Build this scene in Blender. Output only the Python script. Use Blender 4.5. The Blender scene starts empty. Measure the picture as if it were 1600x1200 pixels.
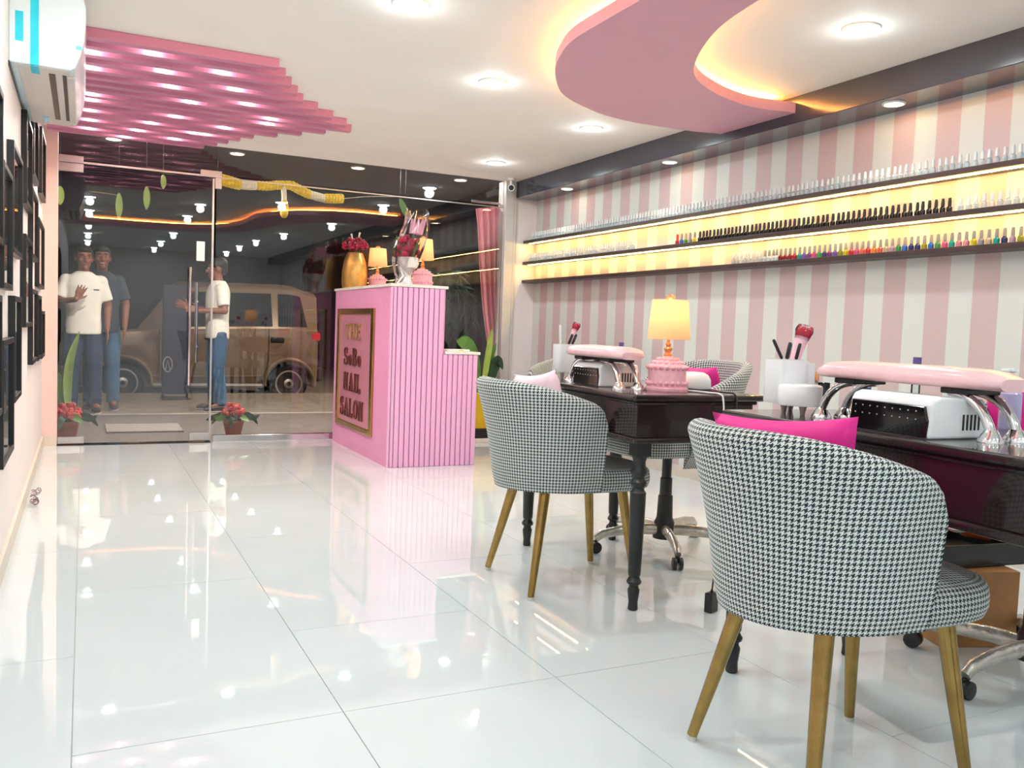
import bpy, bmesh, math, random
from mathutils import Vector, Matrix
random.seed(7)
R = math.radians
scene = bpy.context.scene
col = scene.collection

# ------------------------------------------------------------------ camera
CAM_H, CAM_F = 0.97, 1360.26
YAW, PITCH, ROLL = 0.45819, 0.06182, 0.03728
fw = Vector((math.sin(YAW)*math.cos(PITCH), math.cos(YAW)*math.cos(PITCH), -math.sin(PITCH)))
rt = Vector((math.cos(YAW), -math.sin(YAW), 0)); up = rt.cross(fw)
r2 = rt*math.cos(ROLL) + up*math.sin(ROLL); u2 = up*math.cos(ROLL) - rt*math.sin(ROLL)
cd = bpy.data.cameras.new('camera'); cam = bpy.data.objects.new('camera', cd); col.objects.link(cam)
cam.matrix_world = Matrix(((r2.x, u2.x, -fw.x, 0), (r2.y, u2.y, -fw.y, 0), (r2.z, u2.z, -fw.z, CAM_H), (0, 0, 0, 1)))
cd.sensor_width = 36; cd.lens = CAM_F/1600*36; cd.clip_start = 0.05; cd.clip_end = 200
scene.camera = cam
# ------------------------------------------------------------------ world, exposure
scene.view_settings.view_transform = 'Standard'
scene.view_settings.look = 'None'
scene.view_settings.gamma = 1.0
scene.view_settings.use_curve_mapping = False
scene.view_settings.exposure = 0.33
w = bpy.data.worlds.new('night_sky'); scene.world = w; w.use_nodes = True
w.node_tree.nodes['Background'].inputs[0].default_value = (0.02, 0.026, 0.04, 1)
w.node_tree.nodes['Background'].inputs[1].default_value = 1.0
DOWN_W, HALO_W, BEAM_W, SPOT_W, COVE_E, SHELF_E, LAMP_W, STREET_FILL_W, PORCH_W = 5.4, 1.0, 9.0, 0.45, 85.0, 90.0, 0.5, 1500.0, 36.0

# ------------------------------------------------------------------ helpers
def srgb(r, g, b):
    f = lambda c: (c/12.92 if c <= 0.04045 else ((c+0.055)/1.055)**2.4)
    return (f(r/255), f(g/255), f(b/255), 1)

MATS = {}
def mat(name, rgb, rough=0.5, metal=0.0, var=0.06, scale=8.0, bump=0.0, bscale=60.0, emit=None, estr=0.0,
        trans=0.0, coat=0.0, spec=0.5, sss=0.0, ior=1.5, stretch=None):
    m = bpy.data.materials.new(name); m.use_nodes = True
    nt = m.node_tree; b = nt.nodes['Principled BSDF']
    c = srgb(*rgb)
    b.inputs['Roughness'].default_value = rough; b.inputs['Metallic'].default_value = metal
    b.inputs['Specular IOR Level'].default_value = spec; b.inputs['IOR'].default_value = ior
    b.inputs['Coat Weight'].default_value = coat; b.inputs['Transmission Weight'].default_value = trans
    tc = nt.nodes.new('ShaderNodeTexCoord')
    src = tc.outputs['Object']
    if stretch:
        mp = nt.nodes.new('ShaderNodeMapping'); mp.inputs['Scale'].default_value = stretch
        nt.links.new(src, mp.inputs[0]); src = mp.outputs[0]
    if var:
        n = nt.nodes.new('ShaderNodeTexNoise'); n.inputs['Scale'].default_value = scale; n.inputs['Detail'].default_value = 4
        nt.links.new(src, n.inputs['Vector'])
        rp = nt.nodes.new('ShaderNodeValToRGB')
        rp.color_ramp.elements[0].position = 0.3; rp.color_ramp.elements[1].position = 0.7
        rp.color_ramp.elements[0].color = tuple(x*(1-var) for x in c[:3])+(1,)
        rp.color_ramp.elements[1].color = tuple(min(1, x*(1+var)) for x in c[:3])+(1,)
        nt.links.new(n.outputs['Fac'], rp.inputs[0]); nt.links.new(rp.outputs[0], b.inputs['Base Color'])
    else:
        b.inputs['Base Color'].default_value = c
    if bump:
        n2 = nt.nodes.new('ShaderNodeTexNoise'); n2.inputs['Scale'].default_value = bscale; n2.inputs['Detail'].default_value = 3
        nt.links.new(src, n2.inputs['Vector'])
        bp = nt.nodes.new('ShaderNodeBump'); bp.inputs['Strength'].default_value = bump; bp.inputs['Distance'].default_value = 0.01
        nt.links.new(n2.outputs['Fac'], bp.inputs['Height']); nt.links.new(bp.outputs[0], b.inputs['Normal'])
    if emit:
        b.inputs['Emission Color'].default_value = srgb(*emit); b.inputs['Emission Strength'].default_value = estr
    MATS[name] = m
    return m

def glassmat(name, tint, refl=1.5, rough=0.0):
    """clear pane: see-through sheet with a fresnel mirror reflection"""
    m = bpy.data.materials.new(name); m.use_nodes = True; nt = m.node_tree; nt.nodes.clear()
    o = nt.nodes.new('ShaderNodeOutputMaterial'); mx = nt.nodes.new('ShaderNodeMixShader')
    t = nt.nodes.new('ShaderNodeBsdfTransparent'); t.inputs[0].default_value = tint
    g = nt.nodes.new('ShaderNodeBsdfGlossy'); g.inputs['Roughness'].default_value = rough; g.inputs[0].default_value = (1, 1, 1, 1)
    f = nt.nodes.new('ShaderNodeFresnel'); f.inputs[0].default_value = refl
    nt.links.new(f.outputs[0], mx.inputs[0]); nt.links.new(t.outputs[0], mx.inputs[1]); nt.links.new(g.outputs[0], mx.inputs[2])
    nt.links.new(mx.outputs[0], o.inputs[0]); MATS[name] = m
    return m

class MB:
    def __init__(s): s.v = []; s.f = []; s.uv = []; s.sm = []
    def add(s, vs, fs, uvs=None, smooth=False, M=None):
        b = len(s.v)
        s.v += [tuple(M @ Vector(p)) if M is not None else tuple(p) for p in vs]
        for i, f in enumerate(fs):
            s.f.append(tuple(b+k for k in f)); s.uv.append(uvs[i] if uvs else None); s.sm.append(smooth)
        return s
    def box(s, x0, x1, y0, y1, z0, z1, M=None):
        vs = [(x, y, z) for z in (z0, z1) for y in (y0, y1) for x in (x0, x1)]
        return s.add(vs, [(0, 2, 3, 1), (4, 5, 7, 6), (0, 1, 5, 4), (2, 6, 7, 3), (0, 4, 6, 2), (1, 3, 7, 5)], M=M)
    def prism(s, poly, z0, z1, M=None, smooth=False):
        n = len(poly)
        vs = [(x, y, z0) for x, y in poly]+[(x, y, z1) for x, y in poly]
        s.add(vs, [tuple(range(n-1, -1, -1)), tuple(range(n, 2*n))], M=M)
        b = len(s.v)-2*n
        for i in range(n):
            j = (i+1) % n
            s.f.append((b+i, b+j, b+n+j, b+n+i)); s.uv.append(None); s.sm.append(smooth)
        return s
    def lathe(s, prof, n=20, M=None, c=(0, 0, 0), smooth=True, sx=1, sy=1):
        vs = []; fs = []
        for r, z in prof:
            for k in range(n):
                a = 2*math.pi*k/n; vs.append((c[0]+sx*r*math.cos(a), c[1]+sy*r*math.sin(a), c[2]+z))
        for i in range(len(prof)-1):
            for k in range(n):
                j = (k+1) % n; fs.append((i*n+k, i*n+j, (i+1)*n+j, (i+1)*n+k))
        s.add(vs, fs, smooth=smooth, M=M)
        s.add(vs[:n], [tuple(range(n-1, -1, -1))], M=M); s.add(vs[-n:], [tuple(range(n))], M=M)
        return s
    def tube(s, pts, r, n=8, M=None, flat=1.0, side=None):
        pts = [Vector(p) for p in pts]; rs = r if isinstance(r, (list, tuple)) else [r]*len(pts)
        vs = []; fs = []; prev = Vector(side) if side else None
        for i, p in enumerate(pts):
            t = (pts[min(i+1, len(pts)-1)]-pts[max(i-1, 0)]).normalized()
            a = prev if prev is not None else (Vector((0, 0, 1)) if abs(t.z) < .9 else Vector((1, 0, 0)))
            a = (a-t*a.dot(t)).normalized(); prev = a; b2 = t.cross(a)
            for k in range(n):
                q = 2*math.pi*k/n
                vs.append(p+a*(rs[i]*math.cos(q))+b2*(rs[i]*flat*math.sin(q)))
        for i in range(len(pts)-1):
            for k in range(n):
                j = (k+1) % n; fs.append((i*n+k, i*n+j, (i+1)*n+j, (i+1)*n+k))
        s.add(vs, fs, smooth=True, M=M)
        s.add(vs[:n], [tuple(range(n-1, -1, -1))], M=M); s.add(vs[-n:], [tuple(range(n))], M=M)
        return s
    def ball(s, c, rx, ry=None, rz=None, nu=12, nv=8, M=None):
        ry = ry or rx; rz = rz or rx; vs = [(c[0], c[1], c[2]-rz)]; fs = []
        for i in range(1, nv):
            a = -math.pi/2+math.pi*i/nv
            for k in range(nu):
                q = 2*math.pi*k/nu
                vs.append((c[0]+rx*math.cos(a)*math.cos(q), c[1]+ry*math.cos(a)*math.sin(q), c[2]+rz*math.sin(a)))
        vs.append((c[0], c[1], c[2]+rz)); L = len(vs)-1
        for k in range(nu):
            j = (k+1) % nu
            fs.append((0, 1+j, 1+k)); fs.append((L, 1+(nv-2)*nu+k, 1+(nv-2)*nu+j))
            for i in range(nv-2): fs.append((1+i*nu+k, 1+i*nu+j, 1+(i+1)*nu+j, 1+(i+1)*nu+k))
        return s.add(vs, fs, smooth=True, M=M)
    def loft(s, rings, n=20, M=None, power=2.0):
        """rings: (cx,cy,cz,rx,ry) horizontal superellipse sections"""
        vs = []; fs = []
        for cx, cy, cz, rx, ry in rings:
            for k in range(n):
                a = 2*math.pi*k/n; ca, sa = math.cos(a), math.sin(a); e = 2/power
                vs.append((cx+rx*math.copysign(abs(ca)**e, ca), cy+ry*math.copysign(abs(sa)**e, sa), cz))
        for i in range(len(rings)-1):
            for k in range(n):
                j = (k+1) % n; fs.append((i*n+k, i*n+j, (i+1)*n+j, (i+1)*n+k))
        s.add(vs, fs, smooth=True, M=M)
        s.add(vs[:n], [tuple(range(n-1, -1, -1))], M=M); s.add(vs[-n:], [tuple(range(n))], M=M)
        return s
    def bone(s, p0, p1, r0, r1, flat=1.0, side=(1, 0, 0), n=14):
        p0, p1 = Vector(p0), Vector(p1); d = (p1-p0); L = d.length; d.normalize()
        pts = []; rs = []
        for a in (85, 60, 35, 12): pts.append(p0-d*(r0*math.sin(R(a)))); rs.append(r0*math.cos(R(a)))
        pts.append(p0.lerp(p1, .5)); rs.append((r0+r1)/2)
        for a in (12, 35, 60, 85): pts.append(p1+d*(r1*math.sin(R(a)))); rs.append(r1*math.cos(R(a)))
        return s.tube(pts, rs, n, flat=flat, side=side)
    def mesh(s, name):
        me = bpy.data.meshes.new(name); me.from_pydata(s.v, [], s.f)
        me.polygons.foreach_set('use_smooth', s.sm)
        if any(u for u in s.uv):
            ul = me.uv_layers.new(name='UVMap'); i = 0
            for f, u in zip(s.f, s.uv):
                for k in range(len(f)): ul.data[i].uv = u[k] if u else (0, 0); i += 1
        me.update(); return me
    def build(s, name, m, parent=None, bevel=0.0, seg=2, angle=38, fix=False):
        me = s.mesh(name)
        if fix:
            bm = bmesh.new(); bm.from_mesh(me); bmesh.ops.remove_doubles(bm, verts=bm.verts, dist=1e-5)
            bmesh.ops.recalc_face_normals(bm, faces=bm.faces); bm.to_mesh(me); bm.free()
        if any(s.sm): me.set_sharp_from_angle(angle=R(angle))
        o = bpy.data.objects.new(name, me); col.objects.link(o)
        me.materials.append(m)
        if parent: o.parent = parent
        if bevel:
            md = o.modifiers.new('Bevel', 'BEVEL'); md.width = bevel; md.segments = seg; md.limit_method = 'ANGLE'; md.angle_limit = R(40)
        return o

def tag(o, label=None, cat=None, group=None, kind=None):
    if label: o['label'] = label
    if cat: o['category'] = cat
    if group: o['group'] = group
    if kind: o['kind'] = kind
    return o
def thing(name, label, cat, loc=(0, 0, 0), rz=0.0, group=None):
    o = bpy.data.objects.new(name, None); o.empty_display_size = 0.05; col.objects.link(o)
    o.location = loc; o.rotation_euler = (0, 0, rz)
    return tag(o, label, cat, group)
def dup(root, loc=None, rz=None, label=None, group=None):
    def cp(o, par):
        c = o.copy(); col.objects.link(c)
        if par: c.parent = par
        for ch in kids.get(o.name, []): cp(ch, c)
        return c
    kids = {}
    for o in list(root.children_recursive): kids.setdefault(o.parent.name, []).append(o)
    c = cp(root, None)
    if loc is not None: c.location = loc
    if rz is not None: c.rotation_euler = (0, 0, rz)
    if label: c['label'] = label
    if group: c['group'] = group
    return c
def struct(o): o['kind'] = 'structure'; return o
def light(kind, name, loc, power, color, parent, size=0.1, spot=None, blend=0.5, rot=(0, 0, 0)):
    l = bpy.data.lights.new(name, kind); l.energy = power; l.color = color
    if kind == 'AREA': l.shape = 'DISK'; l.size = size
    else: l.shadow_soft_size = size
    if kind == 'SPOT': l.spot_size = spot; l.spot_blend = blend
    o = bpy.data.objects.new(name, l); col.objects.link(o); o.location = loc; o.rotation_euler = rot
    if parent: o.parent = parent
    return o
def remesh(name, mb, voxel, m, parent=None, smooth=4):
    me = mb.mesh(name+'_cage'); o = bpy.data.objects.new(name, me); col.objects.link(o)
    md = o.modifiers.new('r', 'REMESH'); md.mode = 'VOXEL'; md.voxel_size = voxel; md.use_smooth_shade = True
    sm = o.modifiers.new('s', 'SMOOTH'); sm.iterations = smooth; sm.factor = 0.5
    bpy.context.view_layer.update()
    dg = bpy.context.evaluated_depsgraph_get()
    me2 = bpy.data.meshes.new_from_object(o.evaluated_get(dg)); me2.name = name
    o.modifiers.clear(); o.data = me2; bpy.data.meshes.remove(me)
    me2.materials.clear(); me2.materials.append(m)
    if parent: o.parent = parent
    return o
def T(x=0, y=0, z=0, rx=0, ry=0, rz=0):
    return Matrix.Translation((x, y, z)) @ Matrix.Rotation(rz, 4, 'Z') @ Matrix.Rotation(ry, 4, 'Y') @ Matrix.Rotation(rx, 4, 'X')
def arcpts(p0, p1, p2, n=10):
    p0, p1, p2 = Vector(p0), Vector(p1), Vector(p2)
    return [p0*(1-t)**2+p1*2*t*(1-t)+p2*t*t for t in [i/n for i in range(n+1)]]
def curve(pts, n=6):
    """smooth Catmull-Rom line through points"""
    P = [Vector(p) for p in pts]; P = [P[0]*2-P[1]]+P+[P[-1]*2-P[-2]]; out = []
    for i in range(1, len(P)-2):
        a, b, c, d = P[i-1:i+3]
        for k in range(n):
            t = k/n; out.append(.5*((2*b)+(c-a)*t+(2*a-5*b+4*c-d)*t*t+(3*b-a-3*c+d)*t**3))
    return out+[P[-2]]

# ------------------------------------------------------------------ materials
mat('floor_tile', (219, 228, 231), rough=0.014, var=0.03, scale=2.0, spec=0.55, coat=0.3)
MATS['floor_tile'].node_tree.nodes['Principled BSDF'].inputs['Coat Roughness'].default_value = 0.01
mat('grout', (214, 214, 210), rough=0.6)
mat('ceiling_paint', (246, 242, 236), rough=0.7, var=0.015, scale=3)
mat('wall_paint', (238, 230, 228), rough=0.6, var=0.015, scale=3)
mat('pink_paint', (236, 205, 196), rough=0.6, var=0.02)
mat('beam_black', (54, 60, 74), rough=0.16, var=0.04, coat=0.4)
mat('pink_gloss', (214, 140, 172), rough=0.28, var=0.03)
mat('pink_cove', (224, 168, 186), rough=0.4, var=0.02)
mat('pink_desk', (232, 158, 202), rough=0.42, var=0.03, scale=4)
mat('pink_flute', (238, 178, 218), rough=0.35, var=0.03, scale=4)
mat('marble', (240, 236, 230), rough=0.18, var=0.08, scale=6)
mat('gold', (196, 150, 72), rough=0.14, metal=1.0, var=0.1, scale=12)
mat('gold_leg', (158, 130, 76), rough=0.26, metal=1.0, var=0.18, scale=18, bump=0.12, bscale=40)
mat('gold_vase', (214, 168, 96), rough=0.35, metal=0.85, var=0.12, scale=20, bump=0.1)
mat('pink_mirror', (206, 134, 158), rough=0.12, metal=0.2, var=0.03)
mat('espresso', (42, 30, 30), rough=0.16, var=0.15, scale=10, coat=0.5, stretch=(8, 1, 8))
mat('frame_black', (14, 14, 18), rough=0.4, var=0.05)
mat('black_satin', (26, 26, 28), rough=0.32, var=0.08)
mat('black_gloss', (14, 15, 17), rough=0.08, var=0.05, coat=0.3)
mat('white_plastic', (240, 241, 243), rough=0.22, var=0.015)
mat('ac_white', (222, 240, 248), rough=0.2, var=0.01)
mat('ac_under', (214, 208, 202), rough=0.4, var=0.03)
mat('cyan_tape', (30, 208, 240), rough=0.25, var=0.05)
mat('chrome', (226, 226, 228), rough=0.07, metal=1.0, var=0.03)
mat('steel', (200, 196, 194), rough=0.28, metal=0.9, var=0.05, stretch=(1, 1, 30))
mat('pad_pink', (240, 196, 200), rough=0.3, var=0.05, scale=25, bump=0.15, bscale=30, coat=0.3)
mat('magenta', (222, 24, 140), rough=0.6, var=0.1, scale=6, bump=0.1, bscale=200)
mat('blush', (246, 214, 224), rough=0.6, var=0.05)
mat('lamp_pink', (244, 178, 190), rough=0.45, var=0.08, scale=50)
mat('lamp_gold', (230, 160, 110), rough=0.3, metal=0.5, var=0.1)
mat('bristle_red', (226, 30, 70), rough=0.8, var=0.15, scale=60)
mat('handle_pink', (242, 190, 206), rough=0.3)
mat('ink_black', (20, 20, 22), rough=0.35)
mat('cord_white', (236, 234, 232), rough=0.4)
mat('cardboard', (184, 134, 88), rough=0.75, var=0.08, scale=14)
mat('orange_foil', (240, 96, 30), rough=0.3, var=0.1)
mat('paper_white', (240, 236, 232), rough=0.5)
mat('wrapped_metal', (206, 200, 190), rough=0.18, metal=0.6, var=0.2, scale=30, bump=0.5, bscale=40)
mat('skin_brown', (126, 78, 58), rough=0.5, var=0.08, scale=20)
mat('hair_black', (18, 15, 15), rough=0.55, var=0.2, scale=60)
mat('eye_white', (220, 214, 206), rough=0.2); mat('eye_dark', (24, 16, 14), rough=0.15)
mat('lip', (120, 62, 56), rough=0.45)
mat('tee_white', (222, 220, 208), rough=0.8, var=0.04, scale=12, bump=0.25, bscale=14)
mat('tee_dark', (36, 48, 60), rough=0.8, var=0.1, scale=12, bump=0.2, bscale=14)
mat('denim', (54, 88, 118), rough=0.85, var=0.22, scale=9, bump=0.2, bscale=30)
mat('denim_dark', (34, 52, 78), rough=0.85, var=0.2, scale=9, bump=0.2, bscale=30)
mat('shoe_dark', (40, 36, 40), rough=0.5); mat('shoe_pale', (180, 170, 170), rough=0.5)
mat('car_paint', (150, 128, 104), rough=0.22, metal=0.45, var=0.03, coat=0.6)
mat('car_glass', (26, 30, 36), rough=0.05, var=0.05, coat=0.6)
mat('tyre', (28, 26, 28), rough=0.8, var=0.15); mat('rim', (176, 168, 158), rough=0.35, metal=0.7)
mat('tail_red', (214, 30, 46), rough=0.15, coat=0.5)
mat('asphalt', (112, 104, 92), rough=0.9, var=0.2, scale=5, bump=0.4, bscale=60)
mat('porch_stone', (104, 98, 94), rough=0.45, var=0.15, scale=6)
mat('mat_grey', (126, 120, 114), rough=0.9, var=0.15, scale=60, bump=0.3, bscale=200)
mat('kerb_stone', (156, 150, 142), rough=0.6, var=0.1)
mat('dark_facade', (58, 56, 58), rough=0.8, var=0.2, scale=2)
mat('facade_stone', (74, 70, 68), rough=0.8, var=0.2, scale=2)
mat('navy_board', (38, 36, 66), rough=0.5, var=0.08)
mat('marigold', (246, 206, 30), rough=0.7, var=0.2, scale=40)
mat('jasmine', (238, 232, 206), rough=0.7, var=0.1, scale=40)
mat('leaf_green', (84, 132, 62), rough=0.4, var=0.25, scale=14)
mat('leaf_pale', (150, 182, 90), rough=0.4, var=0.2, scale=14)
mat('leaf_dark', (34, 66, 42), rough=0.4, var=0.3, scale=14)
mat('red_flower', (176, 46, 44), rough=0.6, var=0.25, scale=30)
mat('maroon_flower', (170, 26, 66), rough=0.6, var=0.3, scale=40)
mat('terracotta', (150, 78, 56), rough=0.7, var=0.15)
mat('yellow_plastic', (228, 190, 30), rough=0.35, var=0.08)
mat('red_plastic', (214, 40, 50), rough=0.35)
mat('curtain_pink', (222, 140, 150), rough=0.7, var=0.05)
mat('pillar_grey', (200, 198, 194), rough=0.35, var=0.03)
mat('foil_white', (226, 224, 226), rough=0.25, metal=0.3, var=0.12, scale=30, bump=0.6, bscale=40)
mat('cream_skirt', (222, 210, 196), rough=0.3, var=0.05)
mat('shelf_brown', (58, 42, 40), rough=0.35, var=0.12, scale=10, stretch=(8, 1, 8))
mat('shade_warm', (250, 214, 170), rough=0.7, var=0.03, emit=(255, 170, 92), estr=0.35)
mat('led_lens', (240, 250, 255), rough=0.3, emit=(226, 250, 255), estr=14.0, var=0)
mat('led_warm_lens', (255, 236, 200), rough=0.3, emit=(255, 226, 180), estr=18.0, var=0)
mat('led_cove', (255, 190, 100), rough=0.4, emit=(255, 190, 92), estr=COVE_E, var=0)
mat('led_shelf', (255, 220, 160), rough=0.4, emit=(255, 206, 120), estr=SHELF_E, var=0)
mat('brass_dark', (120, 92, 50), rough=0.3, metal=0.9)
mat('purple_cap', (110, 92, 160), rough=0.3); mat('blue_cap', (50, 90, 170), rough=0.3)
mat('lotion_blue', (186, 176, 216), rough=0.15)
mat('sign_letter', (112, 62, 54), rough=0.3, metal=0.35); mat('sign_letter_gold', (178, 140, 96), rough=0.3, metal=0.35)
glassmat('shop_glass', (0.94, 0.93, 0.94, 1), 1.58)
mat('clear_bottle', (206, 220, 226), rough=0.08, var=0.04, coat=0.3); MATS['clear_bottle'].node_tree.nodes['Principled BSDF'].inputs['Alpha'].default_value = 0.55
glassmat('clear_acrylic', (0.9, 0.92, 0.93, 1), 1.5)
glassmat('cellophane', (0.96, 0.92, 0.93, 1), 1.4, 0.15)
glassmat('frame_glass', (0.8, 0.8, 0.8, 1), 1.7)

# translucent lamp shade fabric
def shade_mat():
    m = MATS['shade_warm']; nt = m.node_tree; b = nt.nodes['Principled BSDF']
    tr = nt.nodes.new('ShaderNodeBsdfTranslucent'); tr.inputs[0].default_value = srgb(255, 238, 212)
    mx = nt.nodes.new('ShaderNodeMixShader'); mx.inputs[0].default_value = 0.55
    out = nt.nodes['Material Output']
    nt.links.new(b.outputs[0], mx.inputs[1]); nt.links.new(tr.outputs[0], mx.inputs[2]); nt.links.new(mx.outputs[0], out.inputs[0])
    b.inputs['Emission Strength'].default_value = 0
shade_mat()

def houndstooth(name, dark, light_, period=0.0118):
    m = bpy.data.materials.new(name); m.use_nodes = True; nt = m.node_tree; b = nt.nodes['Principled BSDF']
    b.inputs['Roughness'].default_value = 0.75; b.inputs['Sheen Weight'].default_value = 0.15
    uv = nt.nodes.new('ShaderNodeUVMap'); sp = nt.nodes.new('ShaderNodeSeparateXYZ'); nt.links.new(uv.outputs[0], sp.inputs[0])
    def op(o, a, bb=None):
        n = nt.nodes.new('ShaderNodeMath'); n.operation = o
        for i, x in enumerate((a, bb)):
            if x is None: continue
            if isinstance(x, (int, float)): n.inputs[i].default_value = x
            else: nt.links.new(x, n.inputs[i])
        return n.outputs[0]
    i = op('FLOOR', op('MULTIPLY', sp.outputs[0], 8/period)); j = op('FLOOR', op('MULTIPLY', sp.outputs[1], 8/period))
    warp = op('LESS_THAN', op('FLOORED_MODULO', i, 8), 4); weft = op('LESS_THAN', op('FLOORED_MODULO', j, 8), 4)
    tw = op('LESS_THAN', op('FLOORED_MODULO', op('ADD', i, j), 4), 2)
    fac = op('ADD', op('MULTIPLY', tw, warp), op('MULTIPLY', op('SUBTRACT', 1, tw), weft))
    mx = nt.nodes.new('ShaderNodeMix'); mx.data_type = 'RGBA'
    mx.inputs[6].default_value = srgb(*light_); mx.inputs[7].default_value = srgb(*dark)
    nt.links.new(fac, mx.inputs[0])
    nz = nt.nodes.new('ShaderNodeTexNoise'); nz.inputs['Scale'].default_value = 500
    mx2 = nt.nodes.new('ShaderNodeMix'); mx2.data_type = 'RGBA'; mx2.blend_type = 'MULTIPLY'; mx2.inputs[0].default_value = 0.25
    nt.links.new(mx.outputs[2], mx2.inputs[6]); nt.links.new(nz.outputs['Fac'], mx2.inputs[7])
    nt.links.new(mx2.outputs[2], b.inputs['Base Color']); MATS[name] = m
houndstooth('houndstooth', (12, 28, 44), (224, 230, 224))

def striped_wallpaper():
    m = bpy.data.materials.new('striped_wallpaper'); m.use_nodes = True; nt = m.node_tree; b = nt.nodes['Principled BSDF']
    b.inputs['Roughness'].default_value = 0.55
    tc = nt.nodes.new('ShaderNodeTexCoord'); sp = nt.nodes.new('ShaderNodeSeparateXYZ'); nt.links.new(tc.outputs['Object'], sp.inputs[0])
    a = nt.nodes.new('ShaderNodeMath'); a.operation = 'SUBTRACT'; a.inputs[0].default_value = 4.255; nt.links.new(sp.outputs[1], a.inputs[1])
    q = nt.nodes.new('ShaderNodeMath'); q.operation = 'FLOORED_MODULO'; q.inputs[1].default_value = 0.2543; nt.links.new(a.outputs[0], q.inputs[0])
    l = nt.nodes.new('ShaderNodeMath'); l.operation = 'LESS_THAN'; l.inputs[1].default_value = 0.131; nt.links.new(q.outputs[0], l.inputs[0])
    mx = nt.nodes.new('ShaderNodeMix'); mx.data_type = 'RGBA'; mx.inputs[6].default_value = srgb(218, 221, 216); mx.inputs[7].default_value = srgb(206, 184, 184)
    nt.links.new(l.outputs[0], mx.inputs[0])
    n = nt.nodes.new('ShaderNodeTexNoise'); n.inputs['Scale'].default_value = 6
    bp = nt.nodes.new('ShaderNodeBump'); bp.inputs['Strength'].default_value = 0.03; nt.links.new(n.outputs['Fac'], bp.inputs['Height']); nt.links.new(bp.outputs[0], b.inputs['Normal'])
    nt.links.new(mx.outputs[2], b.inputs['Base Color']); MATS['striped_wallpaper'] = m
striped_wallpaper()
M_ = MATS

# ================================================================== STRUCTURE
CEIL = 2.304; GY = 7.18; WL = -0.272; WR = 3.73; YB = -4.6
# floor slab with tiles as pieces, fine recessed joints
fl = MB().box(WL-0.1, WR+0.1, YB, GY+0.03, -0.12, -0.006).build('floor', M_['grout']); struct(fl)
xs = [-0.29]+[-0.019+0.608*i for i in range(0, 7)]
xs[-1] = WR+0.02
tile_cache = {}
for ci in range(len(xs)-1):
    x0, x1 = xs[ci], min(xs[ci+1], WR+0.02)
    off = 2.08 if ci % 2 == 1 else 2.70
    ys = sorted({YB, GY+0.02} | {y for y in [off+1.245*k for k in range(-6, 6)] if YB+.1 < y < GY-.1} | ({2.08} if ci == 2 else set()))
    for y0, y1 in zip(ys[:-1], ys[1:]):
        g = 0.0012; key = (round(x1-x0, 3), round(y1-y0, 3))
        if key not in tile_cache:
            t = MB().box(0, x1-x0-2*g, 0, y1-y0-2*g, -0.01, 0).build('tile', M_['floor_tile'], fl)
            tile_cache[key] = t
        else:
            t = tile_cache[key].copy(); col.objects.link(t)
        t.location = (x0+g, y0+g, 0)
struct(MB().box(WL-0.1, WR+0.1, YB, GY, CEIL, CEIL+0.15).build('ceiling', M_['ceiling_paint']))
struct(MB().box(WL-0.15, WL, YB, GY+0.1, 0, CEIL).build('wall_left', M_['wall_paint']))
struct(MB().box(WR, WR+0.15, YB, GY+0.1, 0, CEIL).build('wall_right', M_['striped_wallpaper']))
struct(MB().box(WL, WR, YB-0.15, YB, 0, CEIL).build('wall_rear', M_['wall_paint']))
struct(MB().box(WL, -0.175, GY-0.02, GY+0.08, 0, CEIL).build('wall_front', M_['pink_paint']))
struct(MB().box(WL, WL+0.014, YB, GY-0.02, 0, 0.075).build('baseboard_left', M_['cream_skirt']))
struct(MB().box(WL, -0.175, GY-0.03, GY-0.02, 0, 0.075).build('baseboard_front', M_['cream_skirt']))
struct(MB().box(WR-0.012, WR, YB, GY, 0, 0.075).build('baseboard_right', M_['cream_skirt']))
# black bulkhead along the right wall
struct(MB().box(3.488, WR, YB, GY-0.01, 2.158, CEIL).build('trim_1', M_['beam_black'], bevel=0.003))
# grey corner pillar with a slim joint line
pl = MB().box(3.385, 3.47, GY-0.06, GY+0.1, 0, CEIL).box(3.474, 3.50, GY-0.05, GY+0.1, 0, CEIL).build('trim_2', M_['pillar_grey'], bevel=0.004); struct(pl)
struct(MB().box(3.50, WR, GY, GY+0.1, 0, CEIL).build('wall_front_right', M_['wall_paint']))

# ------------------------------------------------------------------ glass shop front
door = bpy.data.objects.new('door_1', None); col.objects.link(door); door.location = (-0.175, GY, 0); struct(door)
dw = 0.895-(-0.172)
MB().box(0.004, dw, -0.006, 0.006, 0.012, 2.055).build('door_glass', M_['shop_glass'], door)
MB().box(dw-0.004, dw+0.010, -0.010, 0.010, 0.012, 2.055).build('edge_seal', M_['steel'], door)
MB().box(0.004, 0.165, -0.016, 0.016, 2.0, 2.06).build('patch_fitting', M_['steel'], door, bevel=0.003)
MB().box(0.004, 0.18, -0.016, 0.016, 0.01, 0.06).build('patch_fitting', M_['steel'], door, bevel=0.003)
MB().box(dw-0.15, dw-0.005, -0.016, 0.016, 0.015, 0.075).build('lock_fitting', M_['steel'], door, bevel=0.003)
h = MB().tube([(0.905, -0.055, 0.45), (0.905, -0.055, 1.36)], 0.011, 12).tube([(0.905, -0.055, 0.60), (0.905, 0, 0.60)], 0.008, 8).tube([(0.905, -0.055, 1.2), (0.905, 0, 1.2)], 0.008, 8)
h.build('door_handle', M_['chrome'], door)
h = MB().tube([(0.965, 0.055, 0.62), (0.965, 0.055, 1.25)], 0.013, 12).tube([(0.965, 0.055, 0.75), (0.965, 0, 0.75)], 0.008, 8).tube([(0.965, 0.055, 1.1), (0.965, 0, 1.1)], 0.008, 8)
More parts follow.
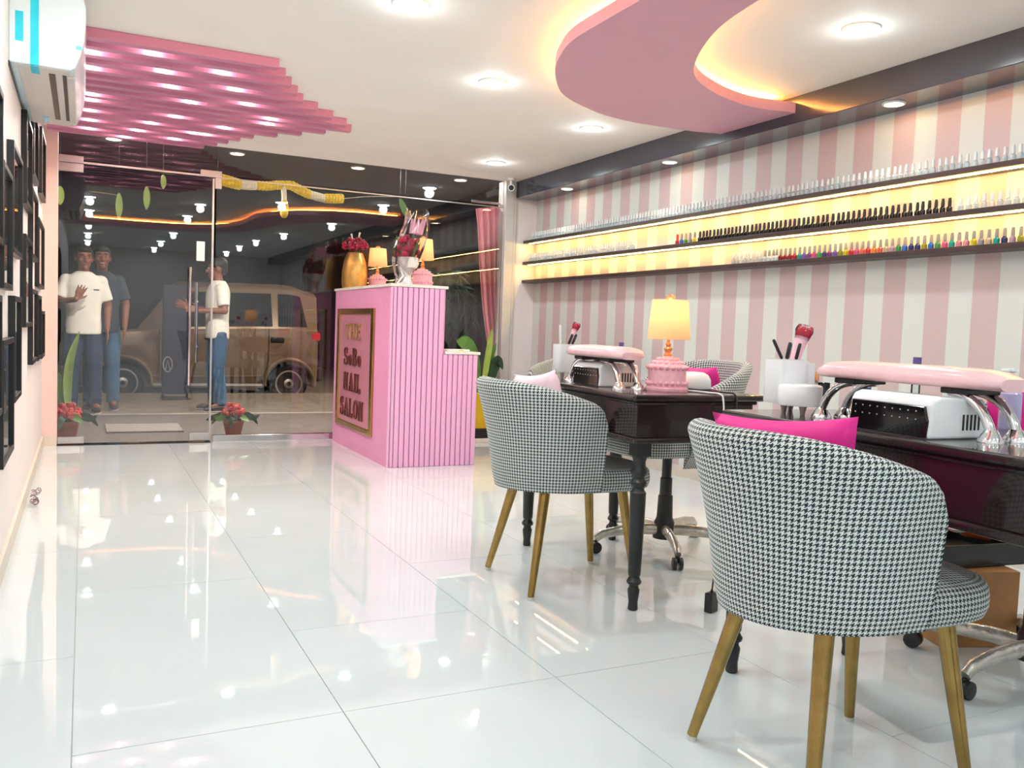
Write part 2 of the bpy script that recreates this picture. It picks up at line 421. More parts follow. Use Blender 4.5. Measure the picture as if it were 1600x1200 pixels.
h.build('door_handle', M_['chrome'], door)
MB().box(0.952, 1.012, -0.008, -0.006, 1.415, 1.565).build('paper_notice', M_['paper_white'], door)
win = MB().box(0.918, 3.385, GY-0.006, GY+0.006, 0.05, 2.068).build('window_1', M_['shop_glass']); struct(win)
MB().box(0.918, 3.385, GY-0.02, GY+0.02, 0.0, 0.055).build('bottom_channel', M_['chrome'], win, bevel=0.004)
MB().box(0.92, 3.385, GY-0.004, GY+0.004, 2.064, 2.072).build('joint_line', M_['steel'], win)
tr_ = MB().box(-0.175, 3.385, GY-0.006, GY+0.006, 2.072, CEIL).build('window_2', M_['shop_glass']); struct(tr_)
MB().box(-0.17, -0.01, GY-0.016, GY+0.016, 2.064, 2.115).build('patch_fitting', M_['steel'], tr_, bevel=0.003)
MB().box(0.80, 0.955, GY-0.018, GY+0.018, 2.064, 2.115).box(0.905, 0.955, GY-0.018, GY+0.018, 1.98, 2.064).build('corner_fitting', M_['steel'], tr_, bevel=0.003)
MB().box(-0.02, 0.81, GY-0.012, GY+0.012, 2.064, 2.078).build('head_bar', M_['steel'], tr_)
struct(MB().box(-0.175, 0.9, GY-0.05, GY+0.05, -0.002, 0.006).build('trim_3', M_['espresso']))

# ------------------------------------------------------------------ outside
struct(MB().box(-3, 6.5, GY+0.1, 9.3, 2.42, 2.6).build('porch_ceiling', M_['facade_stone']))
struct(MB().box(-6, 10, GY+0.03, 9.33, -0.12, -0.004).build('porch_floor', M_['porch_stone']))
struct(MB().box(-6, 10, 9.33, 9.42, -0.3, 0.0).build('kerb', M_['kerb_stone']))
struct(MB().box(-12, 18, 9.42, 12.2, -0.32, -0.02).build('pavement', M_['asphalt']))
struct(MB().box(-20, 26, 12.2, 30, -0.4, -0.2).build('ground', M_['asphalt']))
fac = MB().box(-16, 20, 22, 23, -0.2, 7).build('building_wall', M_['dark_facade']); struct(fac)
struct(MB().box(-2.0, WL-0.15, GY-0.1, GY+0.1, 0, 3.2).build('shop_wall_left', M_['facade_stone']))
struct(MB().box(WR+0.15, 6, GY-0.1, GY+0.1, 0, 3.2).build('shop_wall_right', M_['facade_stone']))

# ================================================================== CEILING
# pink S-shaped dropped panel with a warm LED cove
outer = [(-0.24, 1.25), (0.5, 1.28), (1.0, 1.34), (1.4, 1.5), (1.65, 1.8), (1.79, 2.2), (1.845, 2.6), (1.852, 3.0), (1.862, 3.308), (1.914, 3.509), (2.008, 3.735),
         (2.187, 4.011), (2.323, 4.142), (2.482, 4.241), (2.643, 4.319), (2.859, 4.369), (3.044, 4.37), (3.296, 4.357), (3.486, 4.308)]
inner = [(3.486, 3.69), (3.271, 3.721), (3.139, 3.71), (2.985, 3.667), (2.838, 3.6), (2.694, 3.514), (2.56, 3.39), (2.42, 3.17), (2.325, 2.975), (2.263, 2.801),
         (2.217, 2.565), (2.15, 2.1), (2.0, 1.5), (1.6, 1.0), (1.0, 0.8), (0.4, 0.75), (-0.24, 0.75)]
oc = [(p.x, p.y) for p in curve([(a, b, 0) for a, b in outer], 5)]
ic = [(p.x, p.y) for p in curve([(a, b, 0) for a, b in inner], 5)]
def offs(line, d):
    out = []
    for i, p in enumerate(line):
        a, b = line[max(i-1, 0)], line[min(i+1, len(line)-1)]
        t = Vector((b[0]-a[0], b[1]-a[1])).normalized(); out.append((p[0]+t.y*d, p[1]-t.x*d))
    return out
cove = MB()
def band(mb, L1, L2, z0, z1):
    # strip between two lines, split so that each piece is a simple quad band
    n = 90
    def samp(L):
        V = [Vector((a, b, 0)) for a, b in L]; d = [0]
        for i in range(1, len(V)): d.append(d[-1]+(V[i]-V[i-1]).length)
        out = []
        for k in range(n+1):
            s = d[-1]*k/n; i = 1
            while i < len(d)-1 and d[i] < s: i += 1
            t = (s-d[i-1])/max(1e-9, d[i]-d[i-1]); out.append(V[i-1].lerp(V[i], min(max(t, 0), 1)))
        return out
    A, B = samp(L1), samp(list(reversed(L2)))
    vs = []
    for p, q in zip(A, B): vs += [(p.x, p.y, z0), (q.x, q.y, z0), (q.x, q.y, z1), (p.x, p.y, z1)]
    fs = [(0, 1, 2, 3), (4*n+3, 4*n+2, 4*n+1, 4*n)]
    for i in range(n):
        b = 4*i
        for k in range(4):
            k2 = (k+1) % 4; fs.append((b+k, b+4+k, b+4+k2, b+k2))
    mb.add(vs, fs)
band(cove, oc, ic, 2.213, 2.268)
cv = cove.build('ceiling_cove', M_['pink_cove'], fix=True)
tag(cv, 'pink curved dropped ceiling panel with warm glowing edges', 'ceiling panel')
core = MB(); band(core, offs(oc, 0.11), offs(ic, 0.11), 2.268, CEIL)
core.build('hanger_core', M_['ceiling_paint'], cv, fix=True)
for L in (offs(oc, 0.075), offs(ic, 0.075)):
    MB().tube([(a, b, 2.280) for a, b in L[2:-3]], 0.006, 6).build('led_strip', M_['led_cove'], cv)

# pink slatted panel with tiny spots between the slats
sl = thing('slatted_panel', 'pink slatted ceiling panel with stepped ends beside the glass door', 'ceiling panel', (0, 0, CEIL-0.0005))
ends = [0.885, 0.948, 1.011, 1.078, 1.142, 1.264, 1.398, 1.527, 1.60, 1.465, 1.338, 1.203, 1.068, 1.0, 0.939, 0.88, 0.806]
slat_y = [4.604+0.1515*i for i in range(len(ends))]
for y, e in zip(slat_y, ends):
    MB().box(-0.24, e, y, y+0.06, -0.048, 0).build('slat', M_['pink_gloss'], sl, bevel=0.003)
spots = [(0.022, 4.876), (0.296, 4.733), (0.024, 5.196), (0.373, 5.046), (0.43, 5.353), (0.028, 5.74), (0.025, 5.95), (0.563, 5.648), (0.021, 6.228), (0.523, 6.096), (0.025, 6.5),
         (0.393, 6.395), (0.021, 6.82), (0.326, 6.7), (0.685, 6.551), (0.256, 7.0), (0.581, 6.847), (0.647, 4.893), (0.76, 5.209), (0.876, 5.513), (1.067, 5.798), (1.075, 5.959), (0.845, 6.252), (0.753, 6.55)]
spot0 = None; used = set()
for sx_, sy_ in spots:
    i = min(range(1, len(slat_y)), key=lambda k: abs(slat_y[k]-0.03-sy_)+(1 if (k, round(sx_, 1)) in used else 0)); used.add((i, round(sx_, 1)))
    y = slat_y[i]-0.024
    if spot0 is None:
        spot0 = thing('slat_spotlight', 'small round LED spot recessed in a gap of the pink ceiling slats', 'spotlight', (sx_, y, CEIL), group='LED spots between the pink slats')
        MB().lathe([(0.018, -0.022), (0.018, 0)], 12).build('housing', M_['white_plastic'], spot0)
        MB().lathe([(0.013, -0.0235), (0.013, -0.022)], 12).build('lens', M_['led_warm_lens'], spot0)
        light('POINT', 'spot_glow', (0, 0, -0.036), SPOT_W, (1, .93, .86), spot0, 0.007)
        light('SPOT', 'spot_beam', (0, 0, -0.05), 6.0, (1, .86, .70), spot0, 0.012, R(125), 0.6)
    else: dup(spot0, (sx_, y, CEIL))

# round LED downlights
def downlight(x, y, label, group=None, first=[None]):
    if first[0] is None:
        t = thing('downlight', label, 'ceiling light', (x, y, CEIL))
        MB().lathe([(0.078, -0.001), (0.076, -0.007), (0.066, -0.009), (0.064, -0.004), (0.064, 0.0)], 28).build('trim_ring', M_['white_plastic'], t)
        MB().lathe([(0.063, -0.0085), (0.05, -0.0105), (0.0, -0.011)][:2]+[(0.002, -0.011)], 28).build('lens', M_['led_lens'], t)
        light('AREA', 'lamp', (0, 0, -0.014), DOWN_W, (0.83, 0.97, 1.0), t, 0.12)
        light('POINT', 'diffuse_glow', (0, 0, -0.06), HALO_W, (0.88, 0.99, 1.0), t, 0.045)
        first[0] = t
    else: t = dup(first[0], (x, y, CEIL), 0, label)
    if group: t['group'] = group
    return t
downlight(1.208, 3.53, 'round white ceiling downlight at the top edge, left of the pink curved panel')
downlight(1.974, 4.375, 'round white ceiling downlight between the slatted panel and the curved pink panel')
downlight(2.961, 4.976, 'round white ceiling downlight just past the far edge of the curved panel')
downlight(2.954, 6.43, 'round white ceiling downlight nearest the corner with the security camera')
downlight(2.954, 2.765, 'round white ceiling downlight in the cream ceiling beside the black bulkhead')
for i, (x, y) in enumerate([(0.05, 3.3), (0.05, 1.9), (0.05, 0.2), (1.2, 2.2), (1.25, -0.4), (1.2, -2.2), (1.2, -3.85), (2.7, 0.9), (2.55, -0.6), (2.5, -2.0), (2.5, -3.6), (0.05, -1.6), (0.05, -3.2)]):
    downlight(x, y, 'round white ceiling downlight seen only as a reflection in the glass front', 'downlights behind the camera')

for i, (x, lab) in enumerate(((0.21, 'porch downlight outside, hidden behind the head bar of the door'), (1.19, 'porch downlight outside, above the flower garland'), (2.27, 'porch downlight outside, above the desk'), (3.3, 'porch downlight outside, above the pink curtain'))):
    t = thing('porch_downlight', lab, 'ceiling light', (x, 8.0, 2.42))
    MB().lathe([(0.07, 0), (0.068, -0.008), (0.058, -0.009), (0.056, 0)], 20).build('trim_ring', M_['white_plastic'], t)
    MB().lathe([(0.055, -0.006), (0.002, -0.008)], 20).build('lens', M_['led_warm_lens'], t)
    light('AREA', 'lamp', (0, 0, -0.012), PORCH_W, (1, 0.93, 0.82), t, 0.1)
# warm downlights in the bulkhead
for i, (y, lab) in enumerate([(3.121, 'warm round downlight in the black bulkhead, nearest the right edge'), (4.962, 'warm round downlight in the black bulkhead beyond the pink curved panel'),
                              (6.374, 'warm round downlight in the black bulkhead nearest the far corner'), (1.45, 'warm round downlight in the black bulkhead outside the frame')]):
    t = thing('bulkhead_downlight', lab, 'ceiling light', (3.585, y, 2.158))
    MB().lathe([(0.056, 0), (0.054, -0.007), (0.045, -0.008), (0.044, 0)], 24).build('trim_ring', M_['white_plastic'], t)
    MB().lathe([(0.043, -0.006), (0.002, -0.0075)], 24).build('lens', M_['led_warm_lens'], t)
    light('SPOT', 'lamp', (0, 0, -0.012), BEAM_W, (1, .80, .58), t, 0.02, R(95), 0.7, (0, R(14), 0))

# ------------------------------------------------------------------ air conditioner
ac = thing('air_conditioner', 'white wall-mounted split air conditioner with cyan packing tape', 'air conditioner', (WL, 4.02, 1.95))
prof = [(0, 0.0), (0.02, 0), (0.217, 0), (0.232, 0.010), (0.252, 0.06), (0.266, 0.12), (0.272, 0.2), (0.272, 0.255), (0.262, 0.292), (0, 0.298)]
Mx = Matrix(((1, 0, 0, 0), (0, 0, 1, 0), (0, 1, 0, 0), (0, 0, 0, 1)))
MB().prism(prof, 0, 1.18, Mx).build('body', M_['ac_white'], ac, bevel=0.006, seg=3, fix=True)
MB().box(0.03, 0.215, 0.012, 1.17, -0.004, 0.001).build('underside_panel', M_['ac_under'], ac, bevel=0.001)
MB().box(0.136, 0.16, 0.09, 1.02, -0.006, -0.003).build('air_slot', M_['black_satin'], ac)
MB().box(0.186, 0.2, 0.09, 1.02, -0.006, -0.003).build('air_slot', M_['black_satin'], ac)
MB().box(0.202, 0.23, 0.09, 1.04, -0.012, -0.003).build('louvre', M_['ac_under'], ac, bevel=0.003)
tp = MB().box(0.074, 0.104, -0.0015, 0, 0.0, 0.296).box(0.074, 0.104, 0, 0.12, -0.0055, -0.004).build('tape_strip', M_['cyan_tape'], ac)
MB().box(0.022, 0.05, -0.0015, 0, 0.085, 0.20).build('tape_strip', M_['cyan_tape'], ac)
MB().box(0.085, 0.105, 0.98, 1.13, -0.0055, -0.004).build('tape_strip', M_['cyan_tape'], ac)
MB().box(0.236, 0.258, -0.0015, 0, 0.085, 0.10).build('tape_strip', M_['cyan_tape'], ac)
MB().box(0.0, 0.004, -0.02, 1.18, -0.02, 0.0).build('gap_shade_strip', M_['black_satin'], ac)  # black strip paints the shaded gap between unit and wall

# ------------------------------------------------------------------ picture frames on the left wall
mat('print_a', (206, 190, 186), rough=0.5, var=0.5, scale=7); mat('print_b', (120, 92, 84), rough=0.5, var=0.5, scale=6); mat('print_c', (232, 220, 214), rough=0.5, var=0.25, scale=9)
frames = [(2.55, 3.24, 1.18, 1.66, 'large black picture frame cut by the left edge, under the air conditioner'),
          (3.262, 3.66, 1.045, 1.46, 'black picture frame with its top level with the waving man, second from the left edge'),
          (3.70, 4.22, 1.19, 1.60, 'tall black picture frame below the air conditioner, standing proudest of the upper row'),
          (4.50, 4.98, 1.46, 1.875, 'black picture frame tucked right under the air conditioner'),
          (5.03, 5.60, 1.25, 1.60, 'black picture frame in the middle of the far wall cluster'),
          (5.12, 5.62, 1.68, 2.02, 'black picture frame high on the wall just past the air conditioner'),
          (6.05, 6.62, 1.70, 2.10, 'highest black picture frame nearest the glass door'),
          (5.72, 6.45, 1.12, 1.52, 'wide black picture frame beside the pink door jamb at head height'),
          (4.45, 5.00, 0.90, 1.32, 'black picture frame at chest height, middle of the wall, left of three small ones'),
          (2.55, 3.20, 0.64, 1.02, 'lower black picture frame cut by the left edge'),
          (3.24, 3.73, 0.45, 0.875, 'lowest black picture frame on the left wall'),
          (3.77, 4.16, 0.62, 1.03, 'black picture frame just right of and above the lowest one'),
          (5.04, 5.58, 0.70, 1.09, 'small black picture frame, left one of the low trio near the door'),
          (5.63, 6.07, 0.69, 1.07, 'small black picture frame, middle one of the low trio near the door'),
          (6.12, 6.58, 0.68, 0.98, 'small black picture frame, right one of the low trio near the door')]
for i, (y0, y1, z0, z1, lab) in enumerate(frames):
    y0, y1 = y0*1.06, min(y1*1.06, 7.1); z0, z1 = 0.97+(z0-0.97)*1.05, 0.97+(z1-0.97)*1.05
    t = thing('picture_frame', lab, 'picture frame', (WL, (y0+y1)/2, z0), group='black picture frames on the left wall')
    hw = (y1-y0)/2; H = z1-z0; b = 0.022; d = 0.026
    f = MB()
    f.box(0, d, -hw, -hw+b, 0, H).box(0, d, hw-b, hw, 0, H).box(0, d, -hw+b, hw-b, 0, b).box(0, d, -hw+b, hw-b, H-b, H)
    f.build('frame', M_['frame_black'], t, bevel=0.002)
    MB().box(0.001, 0.006, -hw+b, hw-b, b, H-b).build('mount', M_['print_c'], t)
    MB().box(0.006, 0.008, -hw+b+.04, hw-b-.04, b+.05, H-b-.05).build('picture', M_['print_a' if i % 2 else 'print_b'], t)
    MB().box(0.014, 0.016, -hw+b, hw-b, b, H-b).build('pane', M_['frame_glass'], t)

wad = MB(); 
for k in range(9): wad.ball((random.uniform(0, .03), random.uniform(-.04, .04), random.uniform(0.015, .09)), random.uniform(.012, .022), nu=7, nv=5)
o = wad.build('plastic_wad', M_['cellophane']); o.location = (-0.23, 4.95, 0.0); tag(o, 'crumpled clear plastic scrap stuck on the left skirting', 'plastic scrap')

# security camera in the corner
t = thing('security_camera', 'small white security camera in the ceiling corner by the grey pillar', 'security camera', (3.37, 7.0, CEIL))
MB().lathe([(0.035, -0.02), (0.035, 0)], 18).lathe([(0.012, -0.06), (0.012, -0.02)], 10).build('mount', M_['white_plastic'], t)
MB().tube([(0.03, 0.03, -0.075), (-0.03, -0.07, -0.095)], 0.03, 18).build('body', M_['white_plastic'], t, bevel=0.004)
MB().tube([(-0.0295, -0.069, -0.0948), (-0.033, -0.076, -0.096)], 0.022, 18).build('lens', M_['black_gloss'], t)

# ================================================================== SHELVES AND BOTTLES
SX = 3.60; tops = (1.787, 1.595, 1.430)
shelf_lab = ('top', 'middle', 'lowest')
for k, z in enumerate(tops):
    s_ = MB().box(SX, WR, 1.6, 7.178, z-0.026, z).build('wall_shelf', M_['shelf_brown'], bevel=0.002)
    tag(s_, 'long dark brown wall shelf, %s of the three on the striped wall' % shelf_lab[k], 'shelf', 'wall shelves')
    if k < 2: MB().box(SX+0.045, SX+0.050, 1.65, 7.15, z-0.029, z-0.026).build('led_strip', M_['led_shelf'], s_)
mat('cap_pale', (222, 226, 226), rough=0.25, var=0.02); mat('cap_grey', (150, 146, 146), rough=0.3, var=0.04)
def bottle_mesh(): return MB().lathe([(0.0125, 0), (0.0135, 0.004), (0.0135, 0.024), (0.0075, 0.031), (0.0065, 0.034)], 10)
def cap_mesh(): return MB().lathe([(0.0085, 0.033), (0.0085, 0.05), (0.0065, 0.069)], 10)
bproto = {}
def bottle(kind, body, cap, x, y, z, label, group):
    if kind not in bproto:
        o = bottle_mesh().build('polish_bottle', M_[body]); cap_mesh().build('cap', M_[cap], o); bproto[kind] = o
        o.location = (x, y, z)
    else: o = dup(bproto[kind], (x, y, z))
    tag(o, label, 'bottle', group); return o
def row(kind, body, cap, y0, y1, step, z, label, group):
    y = y0
    while y <= y1: bottle(kind, body, cap, 3.635+random.uniform(-.003, .003), y+random.uniform(-.002, .002), z, label, group); y += step
row('clear', 'clear_bottle', 'cap_pale', 2.44, 7.10, 0.0365, tops[0], 'clear glass nail polish bottle with pale cap on the top shelf', 'clear bottles along the top shelf')
row('clear', 'clear_bottle', 'cap_pale', 5.43, 7.12, 0.0355, tops[1], 'clear nail polish bottle with pale cap at the far end of the middle shelf', 'clear bottles at the far end of the middle shelf')
row('clear', 'clear_bottle', 'cap_pale', 2.44, 2.77, 0.0385, tops[1], 'clear nail polish bottle with pale cap at the near end of the middle shelf', 'clear bottles at the near end of the middle shelf')
row('black', 'black_gloss', 'black_satin', 2.81, 4.66, 0.0355, tops[1], 'black nail polish bottle with black cap on the middle shelf', 'black bottles on the middle shelf')
row('clear', 'clear_bottle', 'cap_grey', 4.07, 4.31, 0.034, tops[2], 'clear nail polish bottle at the far end of the lowest shelf row', 'clear bottles on the lowest shelf')
row('milky', 'cap_pale', 'cap_grey', 3.93, 4.05, 0.034, tops[2], 'milky white nail polish bottle beside the clear ones on the lowest shelf', 'milky bottles on the lowest shelf')
P_ = {'red': (206, 30, 50), 'dark red': (140, 24, 44), 'blue': (40, 110, 200), 'navy': (44, 50, 110), 'green': (60, 150, 80), 'teal': (20, 160, 150), 'violet': (120, 84, 176), 'purple': (130, 60, 130),
      'yellow': (210, 196, 40), 'olive': (150, 146, 40), 'pink': (214, 84, 140), 'rose': (206, 140, 156), 'coral': (226, 96, 80), 'orange': (236, 130, 50), 'mauve': (184, 150, 176), 'beige': (200, 176, 150), 'grey': (150, 150, 156)}
for k, c in P_.items(): mat('polish_'+k.replace(' ', '_'), c, rough=0.1, var=0.05, coat=0.4)
ordn = lambda n: '%d%s' % (n, 'th' if 10 <= n % 100 <= 20 else {1: 'st', 2: 'nd', 3: 'rd'}.get(n % 10, 'th'))
for i, c in enumerate(['red', 'blue', 'green', 'grey', 'yellow']):
    k = 'polish_'+c
    bottle('c5'+c, k, 'cap_grey' if i else 'polish_red', 3.635, 4.90-0.047*i, tops[1], '%s nail polish bottle alone among black and clear ones on the middle shelf' % c, 'coloured bottles on the middle shelf')
seq = ['dark red', 'dark red', 'dark red', 'red', 'teal', 'violet', 'purple', 'pink', 'green', 'navy', 'purple', 'violet', 'olive', 'yellow', 'red', 'pink', 'coral', 'red', 'orange', 'coral', 'beige', 'mauve', 'green', 'blue', 'navy', 'navy',
       'olive', 'blue', 'green', 'pink', 'teal', 'rose', 'rose', 'yellow', 'grey', 'beige', 'teal', 'navy', 'mauve', 'olive']
for i, c in enumerate(seq):
    y = 3.90-0.0372*i
    bottle('q'+c, 'polish_'+c.replace(' ', '_'), 'cap_grey', 3.635, y, tops[2], '%s nail polish bottle, %s coloured one from the far end of the lowest shelf' % (c, ordn(i+1)), 'coloured bottles on the lowest shelf')

# ================================================================== FURNITURE
def sstep(a, b, x):
    t = min(1, max(0, (x-a)/(b-a))); return t*t*(3-2*t)
def tub_shell(zb=0.382, hb=0.79, ha=0.70, th=0.05, a=0.285, b=0.235, xa=0.03, x0=-0.04):
    """horseshoe back with arms, opening to +X, with rounded rim and metric UVs"""
    NS = 56; mb = MB(); path = []
    # plan path from right arm tip around the back to the left arm tip
    La = xa-x0; Le = math.pi*(a+b)/2; tot = 2*La+Le
    for i in range(NS+1):
        s = tot*i/NS
        if s < La: p = (xa-s, -b); n = (0, -1)
        elif s > La+Le: p = (x0+(s-La-Le), b); n = (0, 1)
        else:
            q = math.pi*(s-La)/Le; p = (x0-a*math.sin(q), -b*math.cos(q)); n = Vector((-math.sin(q)/a, -math.cos(q)/b)).normalized()
        u = min(s, tot-s)
        path.append((p, n, s, u))
    vs = []; uvs = []; NP = 0
    for p, n, s, u in path:
        wb = math.sin(math.pi/2*min(1, u/(tot*0.40)))**1.15
        h = ha+(hb-ha)*wb
        if u < 0.055: h -= 0.055-math.sqrt(max(0, 0.055**2-(0.055-u)**2))
        prof = []  # (offset outward, z)
        rim = th/2
        for k in range(9):
            t = k/8; z = zb+(h-rim-zb)*t
            off = -0.022*(1-t)**2*1.0+(0.012+0.045*wb)*t**2.2
            if k == 0: off -= 0.006
            prof.append((off, z))
        ot = prof[-1][0]
        for k in range(1, 6):
            q = math.pi*k/6; prof.append((ot-rim+rim*math.cos(q), h-rim+rim*math.sin(q)))
        for k in range(7):
            t = 1-k/6; z = 0.40+(h-rim-0.40)*t; off = (-0.015*(1-t)**2+(0.012+0.045*wb)*t**2.2)-th
            prof.append((off, z))
        prof.append((-0.03, zb))
        NP = len(prof); L = 0
        for k, (o_, z) in enumerate(prof):
            if k: L += math.hypot(o_-prof[k-1][0], z-prof[k-1][1])
            vs.append((p[0]+n[0]*o_, p[1]+n[1]*o_, z)); uvs.append((s, L))
    fs = []; fu = []
    for i in range(NS):
        for k in range(NP-1):
            f = (i*NP+k, (i+1)*NP+k, (i+1)*NP+k+1, i*NP+k+1); fs.append(f); fu.append([uvs[j] for j in f])
        f = (i*NP+NP-1, (i+1)*NP+NP-1, (i+1)*NP, i*NP); fs.append(f); fu.append([(0, 0)]*4)
    for e in (0, NS):
        f = tuple(e*NP+k for k in (range(NP) if e else range(NP-1, -1, -1))); fs.append(f); fu.append([(vs[j][0]+vs[j][1], vs[j][2]) for j in f])
    mb.add(vs, fs, fu, smooth=True); return mb
def seat_pad(z0, z1, cx=0.055, rx=0.255, ry=0.20):
    mb = MB(); n = 44; prof = [(0.90, z0), (0.97, z0+0.008), (1.0, z0+0.03), (1.0, z1-0.045), (0.985, z1-0.022), (0.94, z1-0.008), (0.86, z1-0.001), (0.6, z1+0.006), (0.3, z1+0.009), (0.02, z1+0.01)]
    vs = []
    for si, (k, z) in enumerate(prof):
        for i in range(n):
            q = 2*math.pi*i/n; c, s = math.cos(q), math.sin(q)
            x = cx+k*rx*math.copysign(abs(c)**(2/3.4), c); y = k*ry*math.copysign(abs(s)**(2/3.4), s)
            vs.append((x, y, z))
    pl_ = [0]
    for q1, q2 in zip(prof[:-1], prof[1:]): pl_.append(pl_[-1]+math.hypot((q2[0]-q1[0])*rx, q2[1]-q1[1]))
    arc = [0]
    for i in range(n): arc.append(arc[-1]+math.dist(vs[2*n+i][:2], vs[2*n+(i+1) % n][:2]))
    fs = []; fu = []
    for si in range(len(prof)-1):
        for i in range(n):
            j = (i+1) % n; f = (si*n+i, si*n+j, (si+1)*n+j, (si+1)*n+i); fs.append(f)
            if si < 6:
                a, b2 = arc[i], arc[i+1]
                fu.append([(a, pl_[si]), (b2, pl_[si]), (b2, pl_[si+1]), (a, pl_[si+1])])
            else: fu.append([(vs[q][0], vs[q][1]) for q in f])
    mb.add(vs, fs, fu, smooth=True)
    mb.add(vs[:n], [tuple(range(n-1, -1, -1))]); return mb
def tub_chair(label, loc, rz):
    t = thing('tub_chair', label, 'chair', (loc[0], loc[1], 0), rz, 'houndstooth tub chairs')
    tub_shell().build('backrest', M_['houndstooth'], t, angle=60)
    seat_pad(0.374, 0.468).build('seat', M_['houndstooth'], t, angle=50)
    for fx, fy, tx, ty in ((-0.24, 0.207, -0.165, 0.135), (-0.24, -0.207, -0.165, -0.135), (0.215, 0.178, 0.165, 0.135), (0.215, -0.178, 0.165, -0.135)):
        lg = MB().tube([(tx, ty, 0.374), ((tx+fx)/2, (ty+fy)/2, 0.19), (fx, fy, 0.012)], [0.0205, 0.017, 0.0125], 10).build('leg', M_['gold_leg'], t)
        MB().tube([(fx, fy, 0.0), (fx, fy, 0.013)], 0.0125, 10).build('foot_cap', M_['pillar_grey'], lg)
    return t
near_chair = tub_chair('houndstooth tub chair with gold legs in the foreground, back turned to us', (1.545, 1.403), R(-4.7))
far_chair = dup(near_chair, (1.701, 2.9225, 0), R(-2.6), 'houndstooth tub chair with gold legs at the farther manicure table, pale cushion inside')
wait_chair = dup(near_chair, (3.0, 5.4, 0), R(200), 'houndstooth tub chair by the striped wall, behind the white organiser on the far table')

def cushion(label, mname, loc, size, rot):
    n = 14; w_, h_, th = size; vs = []; fs = []
    for side in (1, -1):
        for i in range(n+1):
            for j in range(n+1):
                u, v = -1+2*i/n, -1+2*j/n
                p = 1-0.10*(1-abs(u)**2)*abs(v)**6; q = 1-0.10*(1-abs(v)**2)*abs(u)**6
                t = ((1-u**4)*(1-v**4))**0.55
                vs.append((u*w_/2*q, side*th/2*t, v*h_/2*p))
    N = (n+1)**2
    for side in range(2):
        for i in range(n):
            for j in range(n):
                f = (side*N+i*(n+1)+j, side*N+(i+1)*(n+1)+j, side*N+(i+1)*(n+1)+j+1, side*N+i*(n+1)+j+1)
                fs.append(f if side else f[::-1])
    o = MB().add(vs, fs, smooth=True).build('cushion', M_[mname], fix=True, angle=180)
    o.location = loc; o.rotation_euler = rot; tag(o, label, 'cushion'); return o
cushion('bright magenta cushion standing in the foreground tub chair', 'magenta', (1.372, 1.42, 0.662), (0.37, 0.30, 0.09), (R(-7), R(4), R(101)))
cushion('pale blush cushion inside the tub chair at the farther table', 'blush', (1.55, 2.90, 0.668), (0.36, 0.30, 0.09), (R(-9), R(6), R(88)))

# -------------------------------------------------- manicure tables
def leg_prof():
    return [(0.014, 0.0), (0.018, 0.004), (0.0165, 0.03), (0.021, 0.062), (0.0215, 0.074), (0.017, 0.082), (0.017, 0.09), (0.025, 0.096), (0.027, 0.104), (0.022, 0.112), (0.018, 0.12), (0.022, 0.126), (0.023, 0.14),
            (0.0265, 0.28), (0.0285, 0.40), (0.0285, 0.42), (0.022, 0.428), (0.021, 0.436), (0.029, 0.448), (0.029, 0.458), (0.021, 0.468), (0.021, 0.474), (0.03, 0.488), (0.03, 0.498), (0.022, 0.512), (0.022, 0.53), (0.03, 0.55)]
def salon_table(label, loc, rz):
    t = thing('manicure_table', label, 'table', (loc[0], loc[1], 0), rz, 'manicure tables')
    W, L = 0.275, 0.51
    MB().box(-W, W, -L, L, 0.742, 0.765).build('tabletop', M_['espresso'], t, bevel=0.008, seg=3)
    MB().box(-W+.018, W-.018, -L+.018, L-.018, 0.728, 0.742).build('top_moulding', M_['espresso'], t, bevel=0.006)
    MB().box(-W+.03, W-.03, -L+.03, L-.03, 0.612, 0.729).build('apron', M_['espresso'], t, bevel=0.002)
    MB().box(-W+.012, W-.012, -L+.012, L-.012, 0.592, 0.612).build('lower_moulding', M_['espresso'], t, bevel=0.006)
    p0 = None
    for x in (-1, 1):
        for y in (-1, 1):
            mb = MB().lathe(leg_prof(), 20).box(-0.028, 0.028, -0.028, 0.028, 0.548, 0.594)
            o = mb.build('leg', M_['black_satin'], t); o.location = (x*(W-0.055), y*(L-0.04), 0)
    return t
far_table = salon_table('dark turned-leg manicure table carrying the lit pink lamp', (1.995, 2.965), R(-3.6))
near_table = salon_table('dark turned-leg manicure table in the right foreground', (1.895, 1.45), R(-3.0))
TT = 0.765

